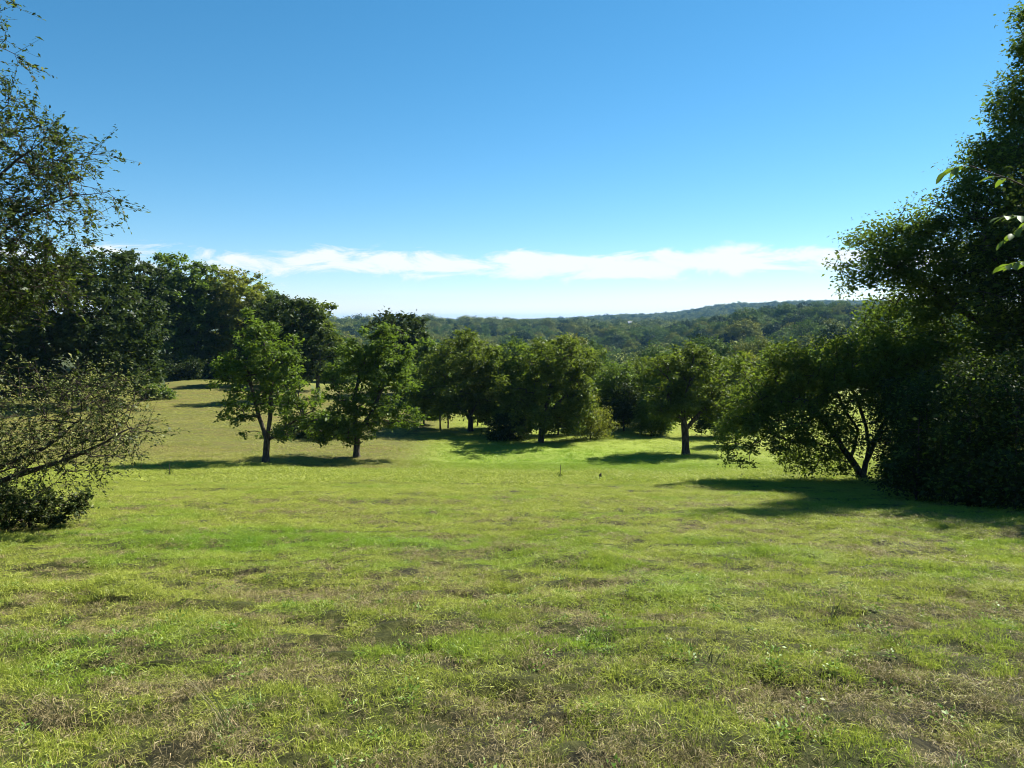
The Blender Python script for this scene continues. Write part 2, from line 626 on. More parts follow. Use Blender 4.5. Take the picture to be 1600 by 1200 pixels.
def grow(g, stems, targets, step, sag=0.12, wob=0.06, down_pen=0.6):
    """branches reaching from the stems to every target; returns trunk chains and branch chains with radii"""
    sk = Skeleton()
    nst = 0
    for st in stems:
        st = [np.asarray(q, float) for q in st]
        par = -1
        if sk.p:   # later stems start at the nearest node that exists
            par = int(np.argmin([np.linalg.norm(q - st[0]) for q in sk.p]))
            st = [sk.p[par]] + st[1:]
        else:
            par = sk.add(st[0], -1)
        for a, b in zip(st[:-1], st[1:]):
            n = max(2, int(np.linalg.norm(b - a) / step))
            for i in range(1, n + 1):
                q = a + (b - a) * i / n
                if i < n:
                    q = q + g.normal(0, wob * step * 0.8, 3) * (1, 1, 0.3)
                par = sk.add(q, par)
    nst = len(sk.p)
    base_z = sk.p[0][2]
    first = 1
    hs = max(q[2] for q in sk.p) - base_z
    buf = np.zeros((len(sk.p) + len(targets) * 40 + 10, 3))
    buf[:len(sk.p)] = sk.p
    ok = np.zeros(len(buf), bool)
    for i in range(len(sk.p)):
        ok[i] = (sk.p[i][2] - base_z) > 0.22 * hs
    depth = np.zeros(len(buf))
    cnt = len(sk.p)
    core = np.mean(sk.p, axis=0)
    order = np.argsort([np.min(np.linalg.norm(buf[:nst] - t, axis=1)) for t in targets])
    tips = []
    for k in order:
        t = targets[k]
        dv = t[None, :] - buf[:cnt]
        d = np.linalg.norm(dv, axis=1)
        cost = d + down_pen * np.maximum(-dv[:, 2], 0) + 0.10 * depth[:cnt] + np.where(ok[:cnt], 0, 1e6)
        i = int(np.argmin(cost))
        a = buf[i].copy()
        L = d[i]
        n = max(1, int(round(L / step)))
        par = i
        off = g.normal(0, 1, 3) * wob * L
        for s in range(1, n + 1):
            f = s / n
            q = a + (t - a) * f
            bow = 4 * f * (1 - f)
            q = q + bow * (off + np.array([0, 0, sag * L])) + (g.normal(0, wob * step * 0.5, 3) if s < n else 0)
            par = sk.add(q, par)
            buf[cnt] = q
            ok[cnt] = True
            depth[cnt] = depth[sk.par[-1]] + L / n
            cnt += 1
        tips.append((k, par))
    # radii by the pipe model
    P = np.array(sk.p)
    par = np.array(sk.par)
    w = np.zeros(len(P))
    for k, i in tips:
        w[i] += 1
    for i in range(len(P) - 1, 0, -1):
        w[par[i]] += max(w[i], 0.3)
    return P, par, w, nst, tips


def chains_of(P, par, rad, nst):
    n = len(P)
    kids = [[] for _ in range(n)]
    for i in range(1, n):
        kids[par[i]].append(i)
    trunk, branch = [], []
    stack = [(0, None)]
    while stack:
        i, pre = stack.pop()
        pts, rr = ([P[pre]] if pre is not None else []), ([min(rad[pre], rad[i] * 1.15)] if pre is not None else [])
        st = i
        while True:
            pts.append(P[i])
            rr.append(rad[i])
            ks = kids[i]
            if not ks:
                break
            same = [k for k in ks if k < nst] if i < nst else ks
            main = max(same or ks, key=lambda k: rad[k])
            for k in ks:
                if k != main:
                    stack.append((k, i))
            i = main
        (trunk if st < nst else branch).append((np.array(pts), np.array(rr)))
    return trunk, branch


def sample_lobes(g, lobes, n, gap=0.0, shell=0.45):
    """points spread through ellipsoid lobes, thicker towards the outside, with gaps"""
    vol = np.array([l[3] * l[4] * l[5] for l in lobes]) ** 0.8
    out = []
    pick = g.choice(len(lobes), size=n * 3, p=vol / vol.sum())
    ph = g.uniform(0, 6.28, 6)
    for k in pick:
        cx, cy_, cz, rx, ry, rz = lobes[k]
        d = g.normal(0, 1, 3)
        d /= np.linalg.norm(d)
        r = g.uniform(0, 1) ** shell
        q = np.array([cx, cy_, cz]) + d * r * np.array([rx, ry, rz])
        s = (rx + ry + rz) / 3
        f = (math.sin(q[0] * 4.2 / s + ph[0]) + math.sin(q[1] * 4.2 / s + ph[1]) + math.sin(q[2] * 5.0 / s + ph[2])
             + 0.8 * math.sin(q[0] * 9 / s + q[2] * 7 / s + ph[3]) + 0.8 * math.sin(q[1] * 9 / s - q[2] * 8 / s + ph[4]))
        if f < -2.2 + gap * 2.2 and g.uniform() < 0.85:
            continue
        out.append(q)
        if len(out) >= n:
            break
    return np.array(out)


def tree_meshes(name, seed, stems, lobes, ncl, nlf, leaf, spread, mat, trunk_r, twig_r=0.008, step=0.5, gap=0.3, twigs=0,
                asp=0.55, droop=0.15, up=0.5, shell=0.45, targets=None, sag=0.12, limb_mat=None, bark=None, mat2=None, mat2_share=0.0, down_pen=0.6, thick=1.0, size_var=0.3, outw=0.9):
    """returns (trunk mesh, branch mesh, [crown meshes])"""
    g = np.random.default_rng(seed)
    T = sample_lobes(g, lobes, ncl, gap, shell) if targets is None else targets
    P, par, w, nst, tips = grow(g, stems, T, step, sag=sag, down_pen=down_pen)
    wt = (w / w[0])
    rad = twig_r + (trunk_r - twig_r) * wt ** (0.5 * thick)
    base = P[0, 2]
    fl = np.clip(1 - (P[:nst, 2] - base) / (trunk_r * 3.0), 0, 1)
    rad[:nst] *= 1 + 0.45 * fl ** 2       # root flare
    tr, br = chains_of(P, par, rad, nst)
    v, q = tubes(tr, 9)
    me_t = mesh_from(name + '_trunk', v, q, 4, bark or M_BARK, smooth_shade=True)
    extra = []
    C, AX = [], []
    for k, i in tips:
        c = P[i]
        d = c - P[par[i]]
        d /= np.linalg.norm(d) + 1e-9
        n = max(3, int(nlf * g.uniform(0.6, 1.4)))
        if twigs:
            nt_ = twigs
            per = max(1, n // nt_)
            for _ in range(nt_):
                e = d * 1.0 + g.normal(0, 0.55, 3)
                e[2] += 0.1 - droop
                e /= np.linalg.norm(e)
                Lt = spread * g.uniform(0.6, 1.6)
                bend = g.normal(0, 0.12, 3) * Lt - np.array([0, 0, droop * Lt * 0.5])
                f = np.linspace(0, 1, 4)[:, None]
                pts = c + e * Lt * f + bend * f ** 2
                extra.append((pts, twig_r * np.array([0.9, 0.75, 0.6, 0.4])))
                ff = g.uniform(0.2, 1.05, per)[:, None]
                C.append(c + e * Lt * ff + bend * ff ** 2 + g.normal(0, leaf * 0.35, (per, 3)))
                AX.append(np.repeat(e[None], per, 0) + g.normal(0, 0.7, (per, 3)))
        else:
            o = g.normal(0, 1, (n, 3)) * spread * np.array([1, 1, 0.7]) * 0.62
            C.append(c + o + d * spread * 0.3)
            AX.append(g.normal(0, 1, (n, 3)) + o / spread)
    C = np.concatenate(C)
    AX = np.concatenate(AX)
    AX[:, 2] = AX[:, 2] * 0.6 - droop * 2
    br = br + extra
    thickb = [b for b in br if b[1].max() > 0.03]
    thinb = [b for b in br if b[1].max() <= 0.03]
    vs_, qs_, off = [], [], 0
    for lst, sides in ((thickb, 6), (thinb, 3)):
        if lst:
            v, q = tubes(lst, sides)
            vs_.append(v)
            qs_.append(q + off)
            off += len(v)
    me_b = mesh_from(name + '_branches', np.concatenate(vs_), np.concatenate(qs_), 4, limb_mat or bark or M_BARK, smooth_shade=True)
    n = len(C)
    nrm = g.normal(0, 1, (n, 3))
    nrm[:, 2] += up * 2
    cen = np.average(C, axis=0)
    outd = C - cen
    outd /= np.std(C, axis=0) + 1e-6
    outd /= np.linalg.norm(outd, axis=1, keepdims=True) + 1e-6
    nrm += outd * outw
    sz = leaf * np.exp(g.normal(0, size_var, n))
    crowns = []
    rnd = np.clip(g.beta(1.6, 2.4, n) + 0.0, 0, 1)
    if mat2 is None or mat2_share <= 0:
        sel = [(np.ones(n, bool), mat)]
    else:
        s = g.uniform(0, 1, n) < mat2_share
        sel = [(~s, mat), (s, mat2)]
    for s, mt in sel:
        v, q = leaf_verts(C[s], AX[s], nrm[s], sz[s], sz[s] * asp)
        crowns.append(mesh_from(name + '_crown', v, q, 4, mt, rnd=rnd[s]))
    return me_t, me_b, crowns


def plant(name, label, cat, base, meshes, group=None, rotz=0.0, scale=1.0):
    t = thing(name, label, cat, base, rotz, group)
    t.scale = (scale,) * 3 if isinstance(scale, (int, float)) else scale
    part('trunk', meshes[0], t)
    part('branches', meshes[1], t)
    for c in meshes[2]:
        part('crown', c, t)
    return t


GM = 'trees standing in the meadow'


def photo_tree(name, label, u, D, lobes, seed, kind='mid', ncl=220, nlf=26, leaf=0.16, spread=0.34, trunk_r=0.16, stems=None,
               group=None, depth=1.0, cat='tree', lead=0.72, rough=1, **kw):
    """a tree standing at distance D; its crown's lobes (u, v, half width, half height) and stems were measured in the
    photograph and become metres at that distance"""
    base = ground_point(u, D)
    b = np.array(base)
    k = D / F
    g = np.random.default_rng(seed + 1000)
    lob = []
    if group == GM and u > 600:
        lobes = [(a_, b_ + 2, c_ * 1.16, d_ * 1.06) for a_, b_, c_, d_ in lobes]
        ncl = int(ncl * 1.15)
        rough = 2
        kw['gap'] = kw.get('gap', 0.3) + 0.2
    for (lu, lv, ru, rv) in lobes:
        p = np.array(point(lu, lv, D)) - b
        lob.append((p[0], g.uniform(-0.35, 0.35) * ru * k, p[2], ru * k, ru * k * depth, rv * k))
    base_lobes = list(lob)
    for _ in range(rough * len(base_lobes)):     # boughs that break the outline
        l = base_lobes[int(g.integers(0, len(base_lobes)))]
        d = g.normal(0, 1, 3)
        d /= np.linalg.norm(d)
        f = g.uniform(0.20, 0.36)
        q = np.array(l[:3]) + d * np.array(l[3:]) * g.uniform(0.95, 1.25)
        lob.append((q[0], q[1], max(q[2], 0.3), l[3] * f * 1.2, l[4] * f * 1.2, l[5] * f))
    zt = max(l[2] + l[5] for l in lob)
    if stems is None:
        cx = np.mean([l[0] for l in lob])
        st = [[(0, 0, -0.15), (cx * 0.1, 0, zt * 0.2), (cx * 0.35, 0, zt * 0.45), (cx * 0.7, 0, zt * lead)]]
    else:
        st = []
        for s in stems:
            pts = []
            yo = g.uniform(-0.05, 0.05)
            for j, (su, sv) in enumerate(s):
                p = np.array(point(su, sv, D)) - b
                p[1] = yo * j * zt * 0.5
                pts.append(p)
            st.append(pts)
        st[0][0] = np.array([0, 0, -0.15])
    if not kw.get('twigs'):
        nlf = int(nlf * 1.6)
    ms = tree_meshes(name, seed, st, lob, ncl, nlf, leaf, spread, LEAF[kind], trunk_r, **kw)
    return plant(name, label, cat, base, ms, group)


# ------------------------------------------------------------------ ground, one sheet to the horizon
GRID = {}


def sward_height(x, y):
    """height of the ground sheet itself, between its grid points"""
    xs, ys, Z = GRID['xs'], GRID['ys'], GRID['Z']
    i = np.clip(np.searchsorted(xs, x) - 1, 0, len(xs) - 2)
    j = np.clip(np.searchsorted(ys, y) - 1, 0, len(ys) - 2)
    s, t = (x - xs[i]) / (xs[i + 1] - xs[i]), (y - ys[j]) / (ys[j + 1] - ys[j])
    return (Z[j, i] * (1 - s) + Z[j, i + 1] * s) * (1 - t) + (Z[j + 1, i] * (1 - s) + Z[j + 1, i + 1] * s) * t


def build_ground():
    T = math.asinh(11000 / 3.0)
    xs = 3.0 * np.sinh(np.linspace(-T, T, 461))
    T0, T1 = math.asinh(-90 / 3.0), math.asinh(12000 / 3.0)
    ys = 6.0 + 3.0 * np.sinh(np.linspace(T0, T1, 440))
    X, Y = np.meshgrid(xs, ys)
    Z = height(X, Y)
    # ruts and clods of the near sward
    Z = Z + clods(X, Y)
    GRID.update(xs=xs, ys=ys, Z=Z)
    nx, ny = len(xs), len(ys)
    i = (np.arange(ny - 1)[:, None] * nx + np.arange(nx - 1)[None, :]).ravel()
    q = np.stack([i, i + 1, i + 1 + nx, i + nx], -1)
    me = mesh_from('ground', np.stack([X, Y, Z], -1).reshape(-1, 3), q, 4, ground_material(), smooth_shade=True)
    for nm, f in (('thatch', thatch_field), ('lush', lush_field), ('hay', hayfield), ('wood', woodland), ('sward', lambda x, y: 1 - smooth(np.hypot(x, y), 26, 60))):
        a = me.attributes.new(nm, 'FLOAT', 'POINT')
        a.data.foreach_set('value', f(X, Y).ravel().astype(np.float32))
    o = bpy.data.objects.new('ground', me)
    COL.objects.link(o)
    o['kind'] = 'structure'
    o['label'] = 'mown meadow falling away into a wooded valley'
    return o


build_ground()


# ------------------------------------------------------------------ scattering (grass, far woodland)
def scatter(name, pts, rot, scl, idx, pieces, extra, label, cat):
    me = bpy.data.meshes.new(name)
    n = len(pts)
    me.vertices.add(n)
    me.vertices.foreach_set('co', np.asarray(pts, np.float32).ravel())
    for nm, typ, key, data in (('rot', 'FLOAT_VECTOR', 'vector', rot), ('scl', 'FLOAT_VECTOR', 'vector', scl), ('idx', 'INT', 'value', idx)):
        a = me.attributes.new(nm, typ, 'POINT')
        a.data.foreach_set(key, np.asarray(data, np.int32 if typ == 'INT' else np.float32).ravel())
    for nm, data in extra.items():
        a = me.attributes.new(nm, 'FLOAT', 'POINT')
        a.data.foreach_set('value', np.asarray(data, np.float32))
    o = bpy.data.objects.new(name, me)
    COL.objects.link(o)
    coll = bpy.data.collections.new(name + '_pieces')
    for k, p in enumerate(pieces):
        coll.objects.link(bpy.data.objects.new('%s_piece_%02d' % (name, k), p))
    ng = bpy.data.node_groups.new(name + '_scatter', 'GeometryNodeTree')
    ng.interface.new_socket('Geometry', in_out='INPUT', socket_type='NodeSocketGeometry')
    ng.interface.new_socket('Geometry', in_out='OUTPUT', socket_type='NodeSocketGeometry')
    gi, go = ng.nodes.new('NodeGroupInput'), ng.nodes.new('NodeGroupOutput')
    ci = ng.nodes.new('GeometryNodeCollectionInfo')
    ci.inputs['Collection'].default_value = coll
    ci.inputs['Separate Children'].default_value = True
    ci.inputs['Reset Children'].default_value = True
    ip = ng.nodes.new('GeometryNodeInstanceOnPoints')
    ip.inputs['Pick Instance'].default_value = True

    def na(nm, typ):
        a = ng.nodes.new('GeometryNodeInputNamedAttribute')
        a.data_type = typ
        a.inputs['Name'].default_value = nm
        return a.outputs['Attribute']
    L = ng.links.new
    L(gi.outputs[0], ip.inputs['Points'])
    L(ci.outputs[0], ip.inputs['Instance'])
    L(na('idx', 'INT'), ip.inputs['Instance Index'])
    L(na('rot', 'FLOAT_VECTOR'), ip.inputs['Rotation'])
    L(na('scl', 'FLOAT_VECTOR'), ip.inputs['Scale'])
    L(ip.outputs[0], go.inputs[0])
    md = o.modifiers.new('scatter', 'NODES')
    md.node_group = ng
    o['kind'] = 'stuff'
    o['label'] = label
    o['category'] = cat
    return o


def blade_clump(name, seed, n, radius, h0, h1, width, lean, mat, flat=False, seg=3):
    g = np.random.default_rng(seed)
    V, Q, off, rn = [], [], 0, []
    for _ in range(n):
        a = g.uniform(0, 2 * math.pi)
        r = radius * math.sqrt(g.uniform())
        b = np.array([r * math.cos(a), r * math.sin(a), -0.01])
        hd = g.uniform(0, 2 * math.pi)
        d = np.array([math.cos(hd), math.sin(hd), 0])
        L = g.uniform(h0, h1)
        le = abs(g.normal(0, lean)) + 0.3
        w = width * g.uniform(0.6, 1.3)
        s = np.array([-d[1], d[0], 0]) * w * 0.5
        tw = g.normal(0, 0.5)
        s = s * math.cos(tw) + np.array([0, 0, 1]) * w * 0.5 * math.sin(tw)
        pts = []
        for i in range(seg):
            f = i / (seg - 1)
            if flat:
                p = b + d * (f - 0.5) * L + np.array([0, 0, 0.012 + g.uniform(0, 0.022) + 0.02 * math.sin(f * 3.14) * g.uniform(0, 1)])
            else:
                p = b + d * L * le * f ** 1.7 + np.array([0, 0, 1]) * L * (f - 0.35 * min(le, 1.6) * f ** 2.4)
            pts.append(p)
        for i, p in enumerate(pts):
            k = (1 - 0.82 * (i / (seg - 1)) ** 1.5) if not flat else 1
            V += [p - s * k, p + s * k]
        for i in range(seg - 1):
            j = off + 2 * i
            Q.append((j, j + 1, j + 3, j + 2))
            rn.append(0)
        rv = g.beta(1.3, 1.5)
        rn[-(seg - 1):] = [rv] * (seg - 1)
        off += 2 * seg
    return mesh_from(name, np.array(V), np.array(Q), 4, mat, rnd=rn)


def weed_clump(name, seed, n, mat):
    """small rosette of broad leaves"""
    g = np.random.default_rng(seed)
    a = g.uniform(0, 6.283, n)
    r = g.uniform(0.01, 0.09, n)
    c = np.stack([r * np.cos(a), r * np.sin(a), g.uniform(0.01, 0.06, n)], -1)
    ax = np.stack([np.cos(a), np.sin(a), g.uniform(0, 0.9, n)], -1) + g.normal(0, 0.3, (n, 3))
    nr = g.normal(0, 0.35, (n, 3)) + (0, 0, 1)
    Ln = g.uniform(0.012, 0.032, n)
    v, q = leaf_verts(c, ax, nr, Ln, Ln * 0.55)
    return mesh_from(name, v, q, 4, mat, rnd=g.uniform(0, 1, n))


def build_grass():
    M_G = blade_mat('grass_blade', (0.125, 0.170, 0.012), (0.50, 0.54, 0.085), lush=(0.17, 0.33, 0.015), straw=(0.34, 0.29, 0.10), tw=0.44)
    M_T = blade_mat('dry_blade', (0.050, 0.037, 0.016), (0.38, 0.31, 0.15), straw=(0.27, 0.22, 0.10), tw=0.15)
    M_L = blade_mat('tall_blade', (0.06, 0.14, 0.012), (0.19, 0.30, 0.04))
    pieces = []
    for k in range(5):
        pieces.append(blade_clump('clump', 100 + k, 88, 0.15, 0.014, 0.052, 0.0050, 1.2, M_G))
    for k in range(4):
        pieces.append(blade_clump('thatch', 200 + k, 80, 0.17, 0.03, 0.10, 0.0026, 0.5, M_T, flat=True))
    for k in range(3):
        pieces.append(blade_clump('tuft', 300 + k, 42, 0.09, 0.05, 0.14, 0.005, 0.7, M_L, seg=4))
    for k in range(3):
        pieces.append(weed_clump('weed', 400 + k, 34, M_L))
    for k in range(3):
        pieces.append(blade_clump('sparse', 500 + k, 40, 0.42, 0.04, 0.11, 0.014, 1.3, M_G))
    g = np.random.default_rng(11)
    P, I, S, LU, DR = [], [], [], [], []

    def add(d0, d1, dens, fn):
        amax = 0.80
        area = amax * (d1 * d1 - d0 * d0)
        n = int(area * dens)
        y = np.sqrt(g.uniform(d0 * d0, d1 * d1, n))
        x = g.uniform(-amax, amax, n) * (y + 0.6)
        th, lu, hy = thatch_field(x, y), lush_field(x, y), hayfield(x, y)
        k = g.uniform(0, 1, n) > hy * 0.3
        x, y, th, lu, hy = x[k], y[k], th[k], lu[k], hy[k]
        fn(x, y, th, lu, hy)

    def put(x, y, m, idx, sc, lu, dr):
        if m.sum() == 0:
            return
        x, y = x[m], y[m]
        P.append(np.stack([x, y, sward_height(x, y)], -1))
        I.append(idx[m])
        S.append(sc[m])
        LU.append(lu[m])
        DR.append(dr[m])

    def lawn(smul, big=False):
        def f(x, y, th, lu, hy):
            n = len(x)
            u = g.uniform(0, 1, n)
            keep = (u > th * 0.5) & (g.uniform(0, 1, n) > 0.75 * bare_field(x, y))
            idx = g.integers(15, 18, n) if big else g.integers(0, 5, n)
            sxy = smul * g.uniform(0.7, 1.25, n)
            clod = smooth(fbm(x * 2.6, y * 2.6, 55, 3), 0.3, 0.75)
            sz = g.uniform(0.7, 1.15, n) * (0.75 + 1.2 * clod) * (1 + 0.5 * lu) * (1 - 0.3 * th)
            dry = np.clip(th * 0.7 + 0.8 * (fbm(x * 1.7, y * 1.7, 77, 2) - 0.50) + 0.85 * hy + g.normal(0, 0.12, n), 0, 1)
            put(x, y, keep, idx, np.stack([sxy, sxy, sz], -1), lu, dry)
        return f

    def straw(smul):
        def f(x, y, th, lu, hy):
            n = len(x)
            keep = g.uniform(0, 1, n) < 0.06 + 0.9 * th + 0.35 * bare_field(x, y)
            s = smul * g.uniform(0.6, 1.2, n)
            put(x, y, keep, g.integers(5, 9, n), np.stack([s, s, g.uniform(0.6, 1.8, n)], -1), np.zeros(n), g.uniform(0, 0.6, n))
        return f

    def tufts(x, y, th, lu, hy):
        n = len(x)
        keep = g.uniform(0, 1, n) < 0.03 + 0.8 * lu ** 1.5
        s = g.uniform(0.55, 1.2, n)
        put(x, y, keep, g.integers(9, 12, n), np.stack([s, s, s * g.uniform(0.6, 1.1, n)], -1), np.clip(lu + 0.3, 0, 1), np.clip(0.3 - lu, 0, 1))

    def weeds(x, y, th, lu, hy):
        n = len(x)
        keep = g.uniform(0, 1, n) < 0.15 + 0.35 * smooth(fbm(x * 0.9, y * 0.9, 91, 3), 0.45, 0.65)
        s = g.uniform(0.6, 1.4, n)
        put(x, y, keep, g.integers(12, 15, n), np.stack([s, s, s], -1), g.uniform(0, 0.6, n), g.uniform(0, 0.3, n))
    add(2.0, 7.0, 115, lawn(0.85))
    add(7.0, 14.0, 120, lawn(1.0))
    add(14.0, 26.0, 70, lawn(1.3))
    add(26.0, 48.0, 26, lawn(0.9, True))
    add(48.0, 95.0, 6, lawn(1.3, True))
    add(2.0, 8.0, 80, straw(0.7))
    add(8.0, 20.0, 26, straw(0.9))
    add(2.0, 14.0, 7, tufts)
    add(14.0, 30.0, 1.5, tufts)
    add(2.0, 9.0, 14, weeds)
    P_, I_, S_ = np.concatenate(P), np.concatenate(I), np.concatenate(S)
    n = len(P_)
    rot = np.stack([g.normal(0, 0.08, n) - 0.12, g.normal(0, 0.08, n), g.uniform(0, 6.283, n)], -1)
    print('grass clumps', n)
    scatter('grass', P_, rot, S_, I_, pieces, {'lush': np.concatenate(LU), 'dry': np.concatenate(DR)},
            'short mown grass with dry clippings covering the meadow', 'grass')


build_grass()


# ------------------------------------------------------------------ the trees of the meadow
GM = 'trees standing in the meadow'
photo_tree('fork_tree', 'young tree with forked trunk at the left of the meadow, casting a long shadow leftwards', 415, 44,
           [(410, 548, 58, 40), (375, 575, 36, 34), (440, 590, 44, 44), (395, 620, 50, 36), (362, 648, 28, 14), (468, 640, 40, 22), (400, 515, 30, 22), (452, 668, 30, 14), (398, 675, 22, 18)],
           1, 'mid', ncl=230, nlf=34, leaf=0.19, spread=0.31, trunk_r=0.19, gap=0.85, group=GM,
           stems=[[(415, 735), (416, 690), (402, 650), (388, 600), (382, 560)], [(416, 690), (424, 650), (428, 600), (418, 540)], [(416, 690), (450, 665), (475, 648)]])
photo_tree('round_tree', 'round crowned tree with bare lower trunk, right of the forked young tree', 557, 49,
           [(590, 545, 56, 36), (560, 585, 52, 42), (612, 590, 42, 44), (575, 640, 56, 30), (516, 655, 34, 20), (505, 672, 34, 16), (622, 650, 34, 18), (555, 672, 36, 18)],
           2, 'mid', ncl=290, nlf=38, leaf=0.20, spread=0.33, trunk_r=0.21, gap=0.75, group=GM,
           stems=[[(557, 718), (557, 680), (552, 630), (562, 580), (575, 545)], [(557, 680), (585, 640), (605, 590)], [(557, 680), (520, 664), (495, 655)]])
photo_tree('shade_mass', 'low dark leaf mass standing in for shade under boughs between forked and round crowned trees', 492, 60,  # dark leaf mass put where low boughs and their shadow lie
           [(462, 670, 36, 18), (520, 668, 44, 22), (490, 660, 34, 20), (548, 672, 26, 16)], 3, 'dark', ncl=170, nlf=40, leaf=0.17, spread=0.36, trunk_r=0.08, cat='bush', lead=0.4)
photo_tree('spreading_tree', 'bushy many stemmed tree with wide crown, left end of the middle clump', 735, 67,
           [(725, 565, 58, 44), (695, 600, 38, 44), (760, 590, 40, 44), (720, 625, 52, 30), (735, 545, 40, 24)],
           4, 'olive', ncl=330, nlf=40, leaf=0.24, spread=0.42, trunk_r=0.24, gap=0.6, group=GM,
           stems=[[(735, 675), (735, 650), (728, 610), (722, 570)], [(735, 650), (752, 610), (765, 575)], [(735, 662), (716, 625), (696, 590)]])
for k, (uu, dd) in enumerate(((688, 68.5), (700, 69.5), (746, 70.5))):
    photo_tree('slim_sapling', ['slim sapling stem at the shaded left edge of the middle clump', 'slim sapling just left of the bushy many stemmed tree', 'slim sapling just right of the bushy many stemmed tree'][k],
               uu, dd, [(uu + (-6, 2, 6)[k], 600, 22, 30), (uu, 630, 16, 20)], 40 + k, 'mid', ncl=50, nlf=30, leaf=0.2, spread=0.42, trunk_r=0.07, group='saplings in the middle clump')
photo_tree('pale_leaved_tree', 'lighter yellow green tree in the centre of the middle clump', 800, 65.5,
           [(805, 570, 34, 34), (790, 610, 36, 40), (820, 600, 30, 42), (800, 645, 34, 30)],
           5, 'bright', ncl=220, nlf=40, leaf=0.25, spread=0.40, trunk_r=0.17, gap=0.6, group=GM)
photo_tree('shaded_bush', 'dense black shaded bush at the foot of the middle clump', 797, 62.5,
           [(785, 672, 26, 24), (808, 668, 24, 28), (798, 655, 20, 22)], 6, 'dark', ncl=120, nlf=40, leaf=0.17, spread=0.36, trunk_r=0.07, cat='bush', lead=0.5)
photo_tree('arching_tree', 'dark brownish green tree with arching right limb, right end of the middle clump', 845, 61,
           [(868, 560, 50, 38), (850, 600, 48, 40), (895, 605, 36, 40), (830, 640, 36, 34), (885, 645, 40, 26), (872, 540, 32, 20)],
           7, 'olive', ncl=330, nlf=40, leaf=0.23, spread=0.38, trunk_r=0.23, gap=0.6, group=GM,
           stems=[[(843, 692), (846, 660), (858, 620), (866, 575)], [(846, 655), (880, 622), (905, 625)], [(846, 660), (832, 625), (838, 590)]])
photo_tree('yellow_shrub', 'yellow green wispy shrub drooping right of the middle clump', 922, 63,
           [(915, 630, 26, 30), (930, 655, 26, 26), (905, 660, 22, 24), (940, 675, 14, 14)],
           8, 'yellow', ncl=150, nlf=34, leaf=0.15, spread=0.4, trunk_r=0.07, cat='shrub', lead=0.6, droop=0.3, gap=0.3)
photo_tree('rusty_tree', 'slender rusty green tree rising behind the yellow shrub', 930, 82,
           [(925, 585, 22, 34), (912, 560, 18, 22), (935, 615, 18, 24)], 9, 'olive', ncl=120, nlf=36, leaf=0.24, spread=0.5, trunk_r=0.14, group=GM)
photo_tree('small_tree', 'small tree with bare dark trunk right of the yellow shrub', 953, 71,
           [(962, 590, 28, 30), (950, 615, 24, 28), (980, 618, 26, 28)], 10, 'mid', ncl=160, nlf=36, leaf=0.2, spread=0.44, trunk_r=0.15, group=GM)
photo_tree('bushy_tree', 'olive bushy tree between the small bare trunked tree and the stout V limbed tree', 1003, 73,
           [(1005, 595, 34, 36), (990, 630, 28, 34), (1020, 640, 28, 34), (1015, 575, 22, 20)], 12, 'olive', ncl=240, nlf=36, leaf=0.21, spread=0.46, trunk_r=0.16, group=GM, gap=0.2)
photo_tree('bushy_tree', 'dark bushy tree just left of the stout V limbed tree', 1034, 68,
           [(1036, 600, 28, 34), (1030, 640, 24, 32), (1045, 575, 20, 20)], 13, 'mid', ncl=190, nlf=36, leaf=0.2, spread=0.44, trunk_r=0.15, group=GM, gap=0.2)
photo_tree('stout_tree', 'stout tree with V shaped limbs on sunlit lawn right of centre', 1072, 55,
           [(1075, 578, 56, 32), (1050, 610, 42, 32), (1105, 605, 44, 36), (1085, 635, 56, 22), (1125, 635, 30, 24), (1040, 640, 28, 16), (1075, 556, 34, 18)],
           14, 'olive', ncl=320, nlf=40, leaf=0.21, spread=0.35, trunk_r=0.27, gap=0.7, group=GM,
           stems=[[(1071, 708), (1070, 672), (1066, 635), (1080, 590), (1082, 562)], [(1070, 668), (1100, 640), (1125, 620)], [(1070, 665), (1048, 635), (1040, 605)]])
for k, (uu, dd, tp, kd, lab) in enumerate((
        (1095, 92, 545, 'mid', 'tree behind the stout V limbed tree, dark round crown'),
        (1140, 88, 560, 'olive', 'olive tree between the stout V limbed tree and the leaning tree'),
        (1168, 98, 548, 'yellow', 'yellow green tree top showing behind the leaning tree, leftmost'),
        (1212, 94, 552, 'bright', 'bright green tree top behind the middle of the leaning tree'),
        (1262, 96, 548, 'mid', 'mid green tree top behind the right of the leaning tree'))):
    photo_tree('background_tree', lab, uu, dd, [(uu, tp + 28, 30, 28), (uu - 18, tp + 55, 24, 34), (uu + 18, tp + 58, 24, 36), (uu, tp + 80, 28, 24)],
               60 + k, kd, ncl=150, nlf=34, leaf=0.27, spread=0.56, trunk_r=0.17, group='trees along the far lawn edge')

for k, (uu, dd, tp, kd, lab) in enumerate((
        (652, 88, 560, 'mid', 'green tree filling the gap right of the round crowned tree'),
        (772, 90, 548, 'olive', 'olive tree behind the left of the middle clump'),
        (822, 92, 552, 'mid', 'green tree behind the right of the middle clump'),
        (985, 94, 560, 'mid', 'green tree behind the small bare trunked tree'),
        (700, 86, 556, 'olive', 'olive tree right behind the bushy many stemmed tree'),
        (868, 88, 556, 'mid', 'green tree behind the arching tree'),
        (1050, 90, 556, 'olive', 'olive tree behind the dark bushy tree'),
        (905, 96, 560, 'mid', 'green tree behind the slender rusty tree'))):
    photo_tree('background_tree', lab, uu, dd, [(uu, tp + 26, 28, 26), (uu - 16, tp + 50, 22, 30), (uu + 16, tp + 54, 22, 32), (uu, tp + 74, 26, 22)],
               70 + k, kd, ncl=150, nlf=34, leaf=0.27, spread=0.52, trunk_r=0.17, group='trees along the far lawn edge')

